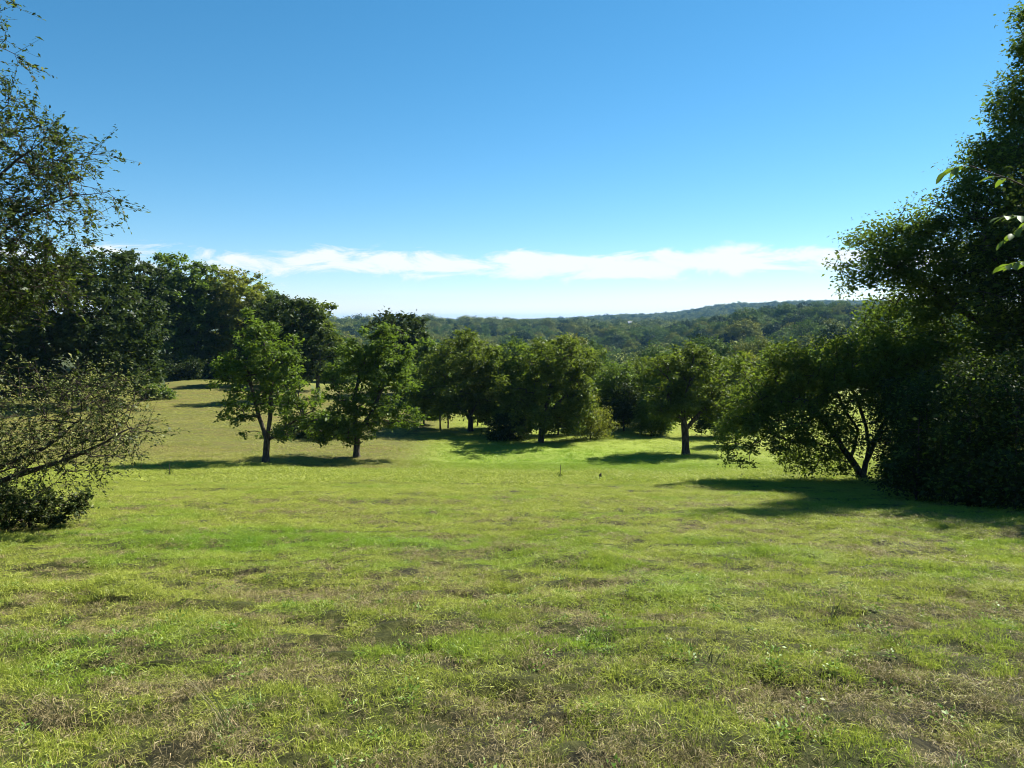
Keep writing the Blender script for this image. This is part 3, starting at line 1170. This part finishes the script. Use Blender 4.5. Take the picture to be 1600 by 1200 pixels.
for k, (uu, dd, w, tp, kd, lab) in enumerate((
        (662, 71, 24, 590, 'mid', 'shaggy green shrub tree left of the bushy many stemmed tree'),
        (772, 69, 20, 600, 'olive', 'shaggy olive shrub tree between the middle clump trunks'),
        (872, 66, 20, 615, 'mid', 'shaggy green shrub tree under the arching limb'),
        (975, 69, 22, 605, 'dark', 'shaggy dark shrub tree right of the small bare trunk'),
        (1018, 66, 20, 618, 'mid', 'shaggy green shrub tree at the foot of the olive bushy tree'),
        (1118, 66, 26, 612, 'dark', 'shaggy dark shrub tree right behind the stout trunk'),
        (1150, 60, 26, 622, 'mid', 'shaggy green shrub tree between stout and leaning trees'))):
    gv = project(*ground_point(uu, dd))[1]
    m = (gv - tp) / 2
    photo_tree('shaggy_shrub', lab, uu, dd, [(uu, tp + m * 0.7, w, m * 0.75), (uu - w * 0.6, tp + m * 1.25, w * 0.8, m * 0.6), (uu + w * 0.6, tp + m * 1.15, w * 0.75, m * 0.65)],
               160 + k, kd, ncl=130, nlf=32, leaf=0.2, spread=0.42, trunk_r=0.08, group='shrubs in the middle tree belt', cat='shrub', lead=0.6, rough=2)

# leaning tree at the right
photo_tree('leaning_tree', 'leaning multi limbed tree with drooping crown at the right lawn edge', 1352, 28,
           [(1300, 585, 95, 55), (1220, 610, 75, 60), (1165, 655, 50, 50), (1255, 665, 85, 45), (1150, 705, 30, 26), (1385, 590, 75, 60), (1420, 650, 60, 60), (1285, 720, 60, 26), (1330, 545, 60, 32), (1225, 560, 50, 28)],
           15, 'bright', ncl=860, nlf=40, leaf=0.105, spread=0.27, trunk_r=0.16, gap=0.65, mat2=LEAF['olive'], mat2_share=0.5, step=0.4, twig_r=0.006, depth=0.7,
           stems=[[(1352, 776), (1346, 745), (1325, 715), (1306, 690), (1280, 655), (1240, 620)], [(1346, 745), (1360, 700), (1358, 665), (1345, 620), (1320, 580)],
                  [(1354, 722), (1378, 670), (1400, 620)], [(1325, 715), (1338, 670), (1315, 640), (1295, 600)]])

# tall airy tree filling the right edge
photo_tree('tall_tree', 'tall airy dark tree filling the right edge of the view', 1640, 29,
           [(1590, 330, 110, 120), (1480, 420, 95, 75), (1385, 415, 80, 52), (1595, 190, 65, 90), (1655, 60, 65, 120), (1600, 480, 120, 90), (1450, 500, 90, 60), (1530, 560, 110, 70), (1380, 380, 60, 36), (1720, 250, 130, 200), (1700, 520, 120, 130), (1650, -90, 60, 90), (1430, 575, 70, 60), (1615, 95, 48, 90), (1555, 275, 65, 65), (1640, 200, 75, 100), (1500, 335, 60, 55), (1545, 225, 45, 50), (1430, 370, 55, 45)],
           16, 'mid', ncl=2300, nlf=40, leaf=0.14, spread=0.40, trunk_r=0.24, gap=0.75, mat2=LEAF['bright'], mat2_share=0.3, step=0.45, twig_r=0.006, depth=0.5, asp=0.45,
           stems=[[(1640, 770), (1638, 700), (1625, 560), (1620, 420), (1630, 250), (1650, 60)], [(1625, 560), (1500, 480), (1430, 425), (1370, 400)], [(1620, 430), (1530, 320), (1490, 290)], [(1625, 540), (1680, 420), (1720, 300)]])
photo_tree('added_shade_tree', 'dense dark tree added to shade the thicket at the right picture edge', 1745, 24,  # tree added to throw shade on the thicket shrubs
           [(1745, 330, 190, 170), (1650, 430, 110, 110), (1800, 480, 170, 140), (1720, 560, 130, 110), (1900, 330, 150, 180)],
           96, 'dark', ncl=700, nlf=40, leaf=0.14, spread=0.44, trunk_r=0.22, gap=0.35, step=0.5, mat2=LEAF['mid'], mat2_share=0.3)
photo_tree('added_shade_tree', 'unseen dark tree added beyond the right picture edge to shade the thicket', 1960, 19,  # out of view, added only for its shadow over the thicket
           [(1960, 250, 260, 240), (1830, 420, 150, 150), (2050, 480, 220, 200)],
           97, 'dark', ncl=600, nlf=40, leaf=0.15, spread=0.48, trunk_r=0.22, gap=0.3, step=0.5)
for k, (uu, dd, lob, lab) in enumerate((
        (1405, 24.5, [(1405, 690, 50, 70), (1430, 740, 50, 45), (1420, 630, 45, 45)], 'dark shrub just right of the leaning trunk, leftmost of the thicket'),
        (1470, 22, [(1470, 690, 60, 80), (1455, 760, 50, 40), (1490, 620, 50, 55)], 'dense dark shrub in the right thicket, second from the leaning tree'),
        (1535, 20, [(1535, 690, 65, 90), (1540, 770, 60, 40), (1520, 610, 55, 55)], 'dense dark shrub in the right thicket beside the tall trunk'),
        (1610, 18.5, [(1610, 690, 75, 95), (1600, 780, 70, 40), (1600, 600, 60, 60)], 'dense dark shrub cut by the right picture edge'),
        (1700, 18.5, [(1700, 690, 80, 95), (1690, 780, 70, 40), (1680, 600, 60, 60)], 'dense shrub beyond the right picture edge, end of the thicket'))):
    photo_tree('thicket_shrub', lab, uu, dd, lob, 80 + k, 'dark', ncl=230, nlf=46, leaf=0.09, spread=0.34, trunk_r=0.05, cat='shrub', group='shrubs of the right hand thicket', lead=0.7, step=0.4, mat2=LEAF['mid'], mat2_share=0.12, gap=0.5, rough=3)

for k, (uu, dd, tp, w, lab) in enumerate((
        (1432, 20.5, 600, 26, 'spindly dark sapling at the front of the right thicket, left one'),
        (1512, 18.0, 560, 34, 'spindly dark sapling at the front of the right thicket, middle one'),
        (1585, 16.8, 590, 36, 'spindly dark sapling at the front of the right thicket, right one'))):
    gv = project(*ground_point(uu, dd))[1]
    photo_tree('thicket_sapling', lab, uu, dd, [(uu - w * 0.3, tp + 30, w * 0.7, 30), (uu + w * 0.3, tp + 80, w, 38), (uu - w * 0.4, tp + 135, w * 1.1, 36), (uu, gv - 30, w * 1.3, 26)],
               180 + k, 'dark', ncl=120, nlf=24, leaf=0.10, spread=0.30, trunk_r=0.03, cat='sapling', group='saplings of the right hand thicket', gap=0.9, rough=3, step=0.35, mat2=LEAF['mid'], mat2_share=0.2)

# near tree at the left, trunk just outside the picture
photo_tree('twiggy_tree', 'sparse twiggy tree with thinning leaves reaching in at the left picture edge', -110, 11.5,
           [(-30, 235, 120, 90), (40, 240, 90, 70), (70, 308, 98, 40), (25, 345, 115, 36), (-40, 150, 60, 60), (-80, 430, 170, 120), (20, 420, 110, 60), (-120, 60, 130, 130), (-200, 300, 150, 220), (-220, 520, 140, 150)],
           17, 'dark', ncl=1250, nlf=46, leaf=0.062, spread=0.38, trunk_r=0.11, gap=0.35, twigs=4, step=0.3, twig_r=0.0038, mat2=LEAF['olive'], mat2_share=0.25, limb_mat=M_TWIG, asp=0.42, droop=0.12, thick=1.35,
           stems=[[(-110, 880), (-105, 700), (-90, 520), (-100, 330), (-90, 120)], [(-97, 480), (-30, 390), (40, 335), (110, 305), (165, 300)], [(-97, 400), (-20, 300), (40, 255), (90, 225)], [(-95, 420), (-220, 330), (-260, 250)]])
photo_tree('drooping_tree', 'low spreading tree with pale catching leaves, drooping limbs at the lower left edge', -70, 12.5,
           [(90, 690, 140, 50), (180, 680, 65, 38), (60, 620, 150, 50), (130, 640, 80, 40), (-20, 720, 110, 50), (-140, 650, 110, 80), (120, 730, 60, 26)],
           18, 'dark', ncl=500, nlf=38, leaf=0.052, spread=0.36, trunk_r=0.09, gap=0.3, twigs=4, step=0.3, twig_r=0.004, mat2=LEAF['pale'], mat2_share=0.38, limb_mat=M_TWIG, asp=0.45, thick=1.35,
           stems=[[(-70, 860), (-66, 790), (-50, 760)], [(-60, 780), (20, 745), (100, 720), (170, 690), (215, 665)], [(-60, 785), (0, 730), (70, 700), (120, 660)], [(-60, 790), (-140, 720), (-180, 660)]])
photo_tree('edge_bush', 'dark leafy bush on the grass at the lower left edge under the drooping limbs', 45, 13.4,
           [(30, 795, 60, 34), (85, 800, 44, 26), (-20, 790, 60, 40), (110, 790, 24, 20)], 19, 'dark', ncl=260, nlf=60, leaf=0.055, spread=0.2, trunk_r=0.03, twigs=3, twig_r=0.004, cat='bush', lead=0.6, step=0.25, limb_mat=M_TWIG, mat2=LEAF['pale'], mat2_share=0.22)

# wood on the left rise
GW = 'trees of the left hand wood'
for k, (uu, dd, kd, lob, lab) in enumerate((
        (120, 76, 'dark', [(120, 460, 100, 80), (60, 520, 80, 90), (190, 520, 60, 80), (120, 570, 110, 70), (215, 570, 35, 50), (110, 420, 60, 45)], 'huge dark dome shaped tree left in the wood edge'),
        (-10, 80, 'dark', [(-20, 470, 90, 80), (-10, 560, 90, 80)], 'dark broad tree at the left picture edge behind the twiggy tree'),
        (262, 112, 'mid', [(262, 425, 34, 36), (245, 480, 40, 50), (285, 490, 36, 60), (262, 550, 45, 45)], 'tall bright topped tree right of the huge dark dome'),
        (312, 116, 'mid', [(312, 440, 34, 34), (300, 490, 36, 50), (330, 500, 34, 55), (312, 555, 42, 40)], 'tall green tree left of the yellowing tree in the wood'),
        (372, 118, 'yellow', [(372, 455, 46, 34), (350, 495, 34, 44), (400, 500, 38, 46), (375, 550, 48, 40)], 'yellowing broad topped tree in the middle of the left wood'),
        (425, 104, 'dark', [(420, 490, 30, 24), (410, 530, 40, 50), (440, 560, 36, 40)], 'dark tree between the yellowing tree and the stumpy trunk tree'),
        (460, 84, 'dark', [(462, 505, 42, 38), (440, 540, 32, 40), (490, 545, 34, 42), (462, 580, 46, 26)], 'dark tree with short thick trunk at the right of the left wood'),
        (497, 102, 'olive', [(490, 492, 30, 28), (505, 530, 28, 40), (480, 560, 34, 34)], 'olive topped tree at the right end of the left wood'),
        (215, 100, 'dark', [(215, 440, 34, 40), (220, 500, 40, 50), (215, 560, 40, 40)], 'dark tree filling the gap right behind the huge dome'),
        (622, 96, 'dark', [(612, 505, 30, 22), (640, 520, 26, 28), (615, 550, 40, 36), (640, 580, 34, 30)], 'dark solitary tree poking up behind the round crowned tree'),
        (676, 92, 'mid', [(676, 565, 26, 34), (672, 610, 26, 30)], 'mid green tree between round crowned tree and middle clump'),
        (190, 130, 'dark', [(190, 470, 50, 50), (190, 550, 55, 50)], 'shaded tree deep in the wood behind the huge dome'),
        (290, 132, 'dark', [(290, 460, 36, 44), (290, 540, 50, 50)], 'shaded tree deep in the wood between the two tall green trees'),
        (345, 134, 'dark', [(345, 470, 36, 40), (345, 540, 48, 50)], 'shaded tree deep in the wood left behind the yellowing tree'),
        (405, 130, 'mid', [(405, 478, 34, 36), (405, 545, 48, 46)], 'green tree deep in the wood right behind the yellowing tree'),
        (450, 126, 'dark', [(450, 495, 32, 30), (450, 550, 46, 44)], 'shaded tree deep in the wood behind the short thick trunk'),
        (525, 120, 'mid', [(520, 560, 26, 26), (530, 585, 30, 22)], 'low green tree between the left wood and the round crowned tree'))):
    photo_tree('wood_tree', lab, uu, dd, lob, 120 + k, kd, ncl=int(60 + sum(l[2] * l[3] for l in lob) * (dd / F) ** 2 * 3.6), nlf=34, leaf=0.43, spread=0.60, trunk_r=0.26, group=GW, gap=0.25, step=0.8, shell=0.4)
for k, (uu, dd, w, h, kd, lab) in enumerate((
        (243, 84, 18, 14, 'mid', 'small green shrub at the foot of the huge dark dome'),
        (285, 108, 30, 22, 'dark', 'dark undergrowth bush below the tall bright topped tree'),
        (345, 112, 32, 22, 'dark', 'dark undergrowth bush below the yellowing tree'),
        (400, 108, 28, 22, 'dark', 'dark undergrowth bush left of the short thick trunk'),
        (190, 96, 40, 22, 'dark', 'dark undergrowth bush left of the small green shrub'),
        (430, 106, 28, 20, 'dark', 'dark undergrowth bush right behind the short thick trunk'),
        (668, 76, 20, 16, 'mid', 'green bush in the gap left of the middle clump'),
        (770, 78, 22, 14, 'mid', 'green bush behind the middle clump'),
        (868, 80, 20, 14, 'olive', 'olive bush behind the arching tree'),
        (965, 84, 18, 13, 'mid', 'green bush behind the small bare trunked tree'),
        (1020, 78, 22, 16, 'dark', 'dark bush at the foot of the bushy trees'),
        (1125, 76, 24, 14, 'mid', 'green bush behind the stout V limbed tree'))):
    gv = project(*ground_point(uu, dd))[1]
    photo_tree('undergrowth_bush', lab, uu, dd, [(uu, gv - h * 0.8, w, h), (uu + w * 0.5, gv - h * 0.6, w * 0.6, h * 0.7)], 140 + k, kd, ncl=60, nlf=36, leaf=0.26, spread=0.5, trunk_r=0.06, cat='bush', group='low bushes along the tree lines', lead=0.5)


# ------------------------------------------------------------------ wooded valley and far ridges
def wood_variant(name, seed, n, nl, leaf):
    g = np.random.default_rng(seed)
    lob = [(0, 0, 0.62, 0.32, 0.32, 0.32)]
    for _ in range(5):
        a = g.uniform(0, 6.283)
        r = g.uniform(0.12, 0.27)
        lob.append((r * math.cos(a), r * math.sin(a), g.uniform(0.36, 0.76), g.uniform(0.14, 0.2), g.uniform(0.12, 0.2), g.uniform(0.12, 0.2)))
    lob = [tuple(c * 14 for c in l) for l in lob]
    lob += [(0, 0, 4.2, 3.6, 3.6, 2.6)]
    st = [[(0, 0, -0.4), (0.1, 0.1, 3), (0.3, -0.2, 7), (0, 0, 10.5)]]
    return tree_meshes(name, seed, st, lob, n, nl, leaf, leaf * 1.9, LEAF['wood'], 0.3, step=1.4, gap=0.1, shell=0.25, asp=0.75, outw=3.2)


def build_woodland():
    g = np.random.default_rng(5)
    kinds = ('dark green', 'mid green', 'olive green', 'yellowing')
    mats = [LEAF['wood_dark'], LEAF['wood_mid'], LEAF['wood_olive'], LEAF['wood_yellow']]
    variants = [wood_variant('valley_tree', 700 + k, 230, 32, 0.40) for k in range(6)]
    # where trees stand, nearest first
    X, Y = [], []
    for d0, d1, sp in ((168, 330, 14.0), (330, 600, 16.0), (600, 1100, 17.0), (1100, 1900, 18.0), (1900, 2900, 21.0)):
        gy = np.arange(d0, d1, sp * 0.87)
        for r_, yy in enumerate(gy):
            gx = np.arange(-0.30 * yy, 0.62 * yy, sp) + (sp * 0.5 if r_ % 2 else 0)
            X.append(gx + g.uniform(-0.42, 0.42, len(gx)) * sp)
            Y.append(yy + g.uniform(-0.42, 0.42, len(gx)) * sp)
    x, y = np.concatenate(X), np.concatenate(Y)
    o = np.argsort(y)
    x, y = x[o], y[o]
    n = len(x)
    s = g.uniform(0.95, 1.55, n) * (1 + 0.12 * smooth(y, 400, 1100)) * (0.75 + 0.25 * smooth(y, 170, 280))
    s = s * np.where(g.uniform(0, 1, n) < 0.08, 1.25, 1)
    sz = (0.4 * s + 0.75) * g.uniform(0.78, 1.22, n)
    z = height(x, y)
    # which of them the photograph shows largest: those that rise above everything nearer
    line = np.full(1600, 556.0)
    area = np.zeros(n)
    U = np.zeros(n)
    for k in range(n):
        if y[k] > 800:
            break
        u, v = project(x[k], y[k], z[k] + 13.2 * sz[k])
        w = 4.6 * s[k] * F / y[k]
        U[k] = u
        a, b = int(max(0, u - w)), int(min(1600, u + w))
        if b - a < 2 or u < 505 or u > 1390:
            continue
        uu = np.arange(a, b)
        top = v + (1 - np.sqrt(np.clip(1 - ((uu - u) / w) ** 2, 0, 1))) * w
        area[k] = np.clip(line[a:b] - top, 0, 2.5 * w).sum()
        line[a:b] = np.minimum(line[a:b], top)
    big = np.argsort(-area)[:280]
    big = np.sort(big[area[big] > 25])
    zones = ((640, 'behind the round crowned tree'), (800, 'above the middle clump left side'), (930, 'above the middle clump right side'),
             (1060, 'left of the stout tree'), (1180, 'right of the stout tree'), (1400, 'above the leaning tree'))
    ordinals = 'first second third fourth fifth sixth seventh eighth ninth tenth eleventh twelfth thirteenth fourteenth fifteenth sixteenth'.split()
    made = {}
    isbig = np.zeros(n, bool)
    isbig[big] = True
    for k in big:
        kd = int(g.choice(4, p=(0.32, 0.36, 0.24, 0.08)))
        ms = variants[int(g.integers(0, 6))]
        zone = [q[1] for q in zones if U[k] < q[0]][0]
        dist = 'near' if y[k] < 330 else ('mid' if y[k] < 480 else 'far')
        shape = 'tall' if sz[k] > s[k] * 0.95 else ('broad' if sz[k] < s[k] * 0.78 else 'round')
        t = plant('valley_tree', '%s %s valley tree, %s row, %s' % (shape, kinds[kd], dist, zone), 'tree', (x[k], y[k], z[k]), ms,
                  'trees of the wooded valley', g.uniform(0, 6.283), (s[k], s[k], sz[k]))
        made.setdefault(t['label'], []).append((U[k], t))
        for ch in t.children:
            if ch.name.startswith('crown'):
                ch.material_slots[0].link = 'OBJECT'
                ch.material_slots[0].material = mats[kd]
    for lab, lst in made.items():
        lst.sort(key=lambda q: q[0])
        if len(lst) > 1:
            for q, (_, t) in enumerate(lst):
                t['label'] = '%s, %s from left' % (lab, ordinals[min(q, 15)])
    print('valley trees', len(big), 'y', y[big].min(), y[big].max())
    # the others read as one mass
    far = [wood_variant('far_tree', 800 + k, 130, 22, 0.70) for k in range(5)]
    pieces = [m[2][0] for m in far]
    r = ~isbig
    x, y, z, s, sz = x[r], y[r], z[r], s[r], sz[r]
    n = len(x)
    pts = np.stack([x, y, z], -1)
    rot = np.stack([np.zeros(n), np.zeros(n), g.uniform(0, 6.283, n)], -1)
    print('far trees', n)
    scatter('distant_woodland', pts, rot, np.stack([s, s, sz], -1), g.integers(0, len(pieces), n), pieces, {}, 'far wooded ridges fading blue along the horizon', 'woodland')


build_woodland()

# ------------------------------------------------------------------ small things on the lawn
M_STAKE = plain_mat('weathered_stake', (0.06, 0.05, 0.04), (0.13, 0.11, 0.09))
M_DARK = plain_mat('charred_wood', (0.02, 0.018, 0.015), (0.05, 0.042, 0.035))


def stick(pts, rads, sides=7, mat=None, name='stick'):
    v, q = tubes([(np.array(pts), np.array(rads))], sides)
    n = len(pts)
    cap = [[(n - 1) * sides + i for i in range(sides)]]
    me = bpy.data.meshes.new(name)
    me.from_pydata([tuple(a) for a in v], [], [tuple(int(b) for b in a) for a in q] + [tuple(cap[0])])
    me.materials.append(mat)
    me.update()
    return me


M_WEED = LEAF['olive']


def leaf_tuft(name, n, r, h, leaf, seed, mat):
    g = np.random.default_rng(seed)
    c = np.stack([g.normal(0, r, n), g.normal(0, r, n), g.uniform(0, h, n)], -1)
    v, q = leaf_verts(c, g.normal(0, 1, (n, 3)) + (0, 0, 0.8), g.normal(0, 1, (n, 3)), leaf * g.uniform(0.6, 1.3, n), leaf * 0.35 * np.ones(n))
    return mesh_from(name, v, q, 4, mat, rnd=g.uniform(0, 1, n))


for (uu, dd, hh, lean, lab, tuft) in ((265, 33.5, 0.52, 0.02, 'thin stake with a dry tuft at its foot, on the lawn by the left shadow', 0.07),
                                      (875, 32.0, 0.62, 0.03, 'thin dark stake with weeds at its foot in the middle of the lawn', 0.10)):
    b = ground_point(uu, dd)
    t = thing('marker_stake', lab, 'stake', b, 0, 'stakes on the lawn')
    part('stake', stick([(0, 0, -0.1), (0.004, 0, hh * 0.4), (lean, 0, hh)], [0.020, 0.017, 0.012], 7, M_STAKE), t)
    part('weed_tuft', leaf_tuft('weed_tuft', 70, 0.07, 0.26, 0.09, int(uu), M_WEED), t)
b = ground_point(938, 29.0)
t = thing('tree_stub', 'short dark cut stub standing in the lawn right of the middle stake', 'stump', b)
part('stub', stick([(0, 0, -0.1), (0.0, 0, 0.02), (0.01, 0, 0.10), (0.0, 0.01, 0.20), (0.015, 0, 0.245)], [0.075, 0.060, 0.052, 0.05, 0.026], 9, M_DARK), t)
part('bark_splinter', stick([(0.02, 0, 0.18), (0.03, 0, 0.25), (0.035, 0, 0.30)], [0.02, 0.014, 0.004], 5, M_DARK), t)

# long dry stalks in the near grass
M_STALK = plain_mat('grass_stalk', (0.05, 0.07, 0.02), (0.10, 0.12, 0.04), 40)
M_STALKP = plain_mat('dry_stalk', (0.20, 0.18, 0.09), (0.30, 0.27, 0.15), 40)
g = np.random.default_rng(33)
for (uu, dd, n, h, lab, leanx) in ((362, 4.15, 7, 0.42, 'long dark grass stalks leaning left in the near grass at lower left', -0.28),
                                   (1110, 5.2, 8, 0.20, 'upright bright grass tuft in the near sward right of centre', 0.02),
                                   (1300, 6.6, 6, 0.2, 'single pale grass tuft among brown clippings at the right', 0.06)):
    b = ground_point(uu, dd)
    t = thing('grass_tuft', lab, 'grass tuft', b, 0, 'tall tufts in the near grass')
    for k in range(n):
        l = h * g.uniform(0.45, 1.0)
        dx, dy = leanx * g.uniform(0.6, 1.2) + g.normal(0, 0.05), g.normal(0, 0.05)
        x0, y0 = g.normal(0, 0.02, 2)
        part('stalk', stick([(x0, y0, -0.02), (x0 + dx * 0.35, y0 + dy * 0.4, l * 0.45), (x0 + dx * 0.95, y0 + dy, l)], [0.0028, 0.0024, 0.0008], 4, M_STALK if k % 3 else M_STALKP), t)

# tiny white house on the far ridge
b = ground_point(984, 870)
M_HW = plain_mat('white_boards', (0.75, 0.75, 0.73), (0.82, 0.82, 0.8), 2)
M_HR = plain_mat('grey_roof', (0.20, 0.21, 0.22), (0.28, 0.29, 0.30), 2, 0.5)
hz = float(point(984, 500, 870).z)
t = thing('far_house', 'tiny pale roofed house glimpsed among the trees on the far ridge', 'house', (b.x, b.y, b.z))


def poly_mesh(name, verts, faces, mat):
    me = bpy.data.meshes.new(name)
    me.from_pydata(verts, [], faces)
    me.materials.append(mat)
    me.update()
    return me


hw, hd, h1, h2 = 2.2, 2.2, max(6.0, hz - b.z - 3.2), 1.8
part('wall', poly_mesh('wall', [(-hw, -hd, 0), (hw, -hd, 0), (hw, hd, 0), (-hw, hd, 0), (-hw, -hd, h1), (hw, -hd, h1), (hw, hd, h1), (-hw, hd, h1), (-hw, 0, h1 + h2), (hw, 0, h1 + h2)],
                       [(0, 1, 5, 4), (2, 3, 7, 6), (0, 4, 8, 7, 3), (1, 2, 6, 9, 5)], M_HW), t)
part('roof', poly_mesh('roof', [(-hw - .5, -hd - .6, h1 - .1), (hw + .5, -hd - .6, h1 - .1), (hw + .5, 0, h1 + h2 + .15), (-hw - .5, 0, h1 + h2 + .15), (-hw - .5, hd + .6, h1 - .1), (hw + .5, hd + .6, h1 - .1)],
                       [(0, 1, 2, 3), (3, 2, 5, 4)], M_HR), t)


# ------------------------------------------------------------------ near sapling at the right whose leaves hang into view
def leaflet_mesh():
    n = 7
    V, Fc = [], []
    for i in range(n):
        f = i / (n - 1)
        w = 0.5 * math.sin(math.pi * min(1, f * 0.93 + 0.07)) ** 0.8 * 0.50 * (1 if i < n - 1 else 0.02)
        bend = -0.12 * f * f
        V += [(f, -w, bend + w * 0.35), (f, 0, bend), (f, w, bend + w * 0.35)]
    for i in range(n - 1):
        a = i * 3
        Fc += [(a, a + 3, a + 4, a + 1), (a + 1, a + 4, a + 5, a + 2)]
    me = bpy.data.meshes.new('leaflet')
    me.from_pydata(V, [], Fc)
    a = me.attributes.new('rnd', 'FLOAT', 'FACE')
    a.data.foreach_set('value', np.full(len(Fc), 0.5, np.float32))
    for p in me.polygons:
        p.use_smooth = True
    me.materials.append(leaf_mat('leaf_sapling', (0.035, 0.075, 0.012), (0.06, 0.11, 0.02), (0.24, 0.36, 0.02), 0.42, 0.04))
    me.update()
    return me


def build_sapling():
    base = Vector((2.95, 3.15, height_at(2.95, 3.15)))
    t = thing('compound_leaved_sapling', 'near sapling whose compound leaves hang into view at the right picture edge', 'sapling', base)
    bz = np.array(base)
    g = np.random.default_rng(3)
    tr = [(0, 0, -0.1), (0.02, 0.01, 0.8), (-0.03, 0.03, 1.6), (-0.05, 0, 2.4), (-0.02, 0.02, 3.1)]
    part('trunk', stick(tr, [0.035, 0.03, 0.026, 0.02, 0.009], 8, M_BARK), t)
    lm = leaflet_mesh()

    def branch(p0, p1, arch=0.12, r=0.007):
        p0, p1 = np.array(p0, float), np.array(p1, float)
        pts = []
        for i in range(7):
            f = i / 6
            pts.append(p0 + (p1 - p0) * f + np.array([0, 0, arch * 4 * f * (1 - f)]))
        part('branch', stick(pts, list(np.linspace(r, r * 0.35, 7)), 5, M_TWIG), t)
        return pts

    def compound(p, d, length, n, size, roll=0.0):
        """leaf stalk hanging from p along d with n pairs of leaflets"""
        d = Vector(d).normalized()
        pts = []
        for i in range(6):
            f = i / 5
            pts.append(np.array(p) + np.array(d) * length * f + np.array([0, 0, -0.22 * length * f * f]))
        rb = part('compound_leaf', stick(pts, list(np.linspace(0.0022, 0.0009, 6)), 4, M_STALK), t)
        for i in range(n + 1):
            f = 0.22 + 0.78 * i / n
            j = min(4, int(f * 5))
            q = pts[j] + (pts[j + 1] - pts[j]) * (f * 5 - j)
            tang = Vector(pts[j + 1] - pts[j]).normalized()
            side = tang.cross(Vector((0, 0, 1))).normalized()
            for s in ((-1, 1) if i < n else (0,)):
                ax = (tang * (0.55 if s else 1.0) + side * s * 0.85 + Vector((0, 0, -0.25 + g.normal(0, 0.15)))).normalized()
                up = (Vector((0, 0, 1)) + side * (roll + g.normal(0, 0.35)) + Vector(g.normal(0, 0.2, 3))).normalized()
                yv = up.cross(ax).normalized()
                zv = ax.cross(yv)
                sc = size * g.uniform(0.8, 1.15)
                o = part('leaflet', lm, rb)
                o.matrix_local = Matrix.Translation(Vector(q)) @ Matrix((ax, yv, zv)).transposed().to_4x4() @ Matrix.Scale(sc, 4)

    def loc(u, v, y):
        return np.array(point(u, v, y)) - bz
    b1 = branch((-0.04, 0, 2.2), loc(1512, 258, 2.95), 0.10, 0.006)
    compound(b1[-1], (-1.0, -0.1, -0.15), 0.09, 2, 0.060, 0.8)
    compound(b1[-2], (-0.6, 0.2, 0.3), 0.06, 1, 0.055, 0.5)
    b2 = branch((-0.03, 0.02, 1.9), loc(1618, 342, 2.8), 0.08, 0.006)
    compound(b2[-1], (-1.0, -0.1, 0.25), 0.15, 4, 0.052, -0.5)
    compound(b2[-1], (-0.6, 0.2, -0.35), 0.11, 3, 0.052, -0.3)
    compound(b2[-2], (-0.8, -0.4, 0.0), 0.14, 4, 0.052)
    b3 = branch((-0.03, 0.02, 1.75), loc(1625, 408, 2.9), 0.05, 0.005)
    compound(b3[-1], (-1.0, 0.0, 0.06), 0.15, 4, 0.050, 0.9)


build_sapling()


# ------------------------------------------------------------------ air
def build_haze():
    x, y0, y1, z0, z1 = 11500, -200, 12600, -60, 75
    V = [(-x, y0, z0), (x, y0, z0), (x, y1, z0), (-x, y1, z0), (-x, y0, z1), (x, y0, z1), (x, y1, z1), (-x, y1, z1)]
    Fc = [(3, 2, 1, 0), (4, 5, 6, 7), (0, 1, 5, 4), (1, 2, 6, 5), (2, 3, 7, 6), (3, 0, 4, 7)]
    m = new_mat('haze_air')
    nt = m.node_tree
    v = N(nt, 'ShaderNodeVolumePrincipled')
    v.inputs['Color'].default_value = (0.22, 0.52, 0.95, 1)
    v.inputs['Density'].default_value = 0.00007
    v.inputs['Anisotropy'].default_value = 0.2
    o = N(nt, 'ShaderNodeOutputMaterial')
    nt.links.new(v.outputs[0], o.inputs['Volume'])
    ob = bpy.data.objects.new('haze', poly_mesh('haze', V, Fc, m))
    COL.objects.link(ob)
    ob['kind'] = 'stuff'
    ob['label'] = 'thin blue haze in the valley air'
    ob['category'] = 'haze'


build_haze()
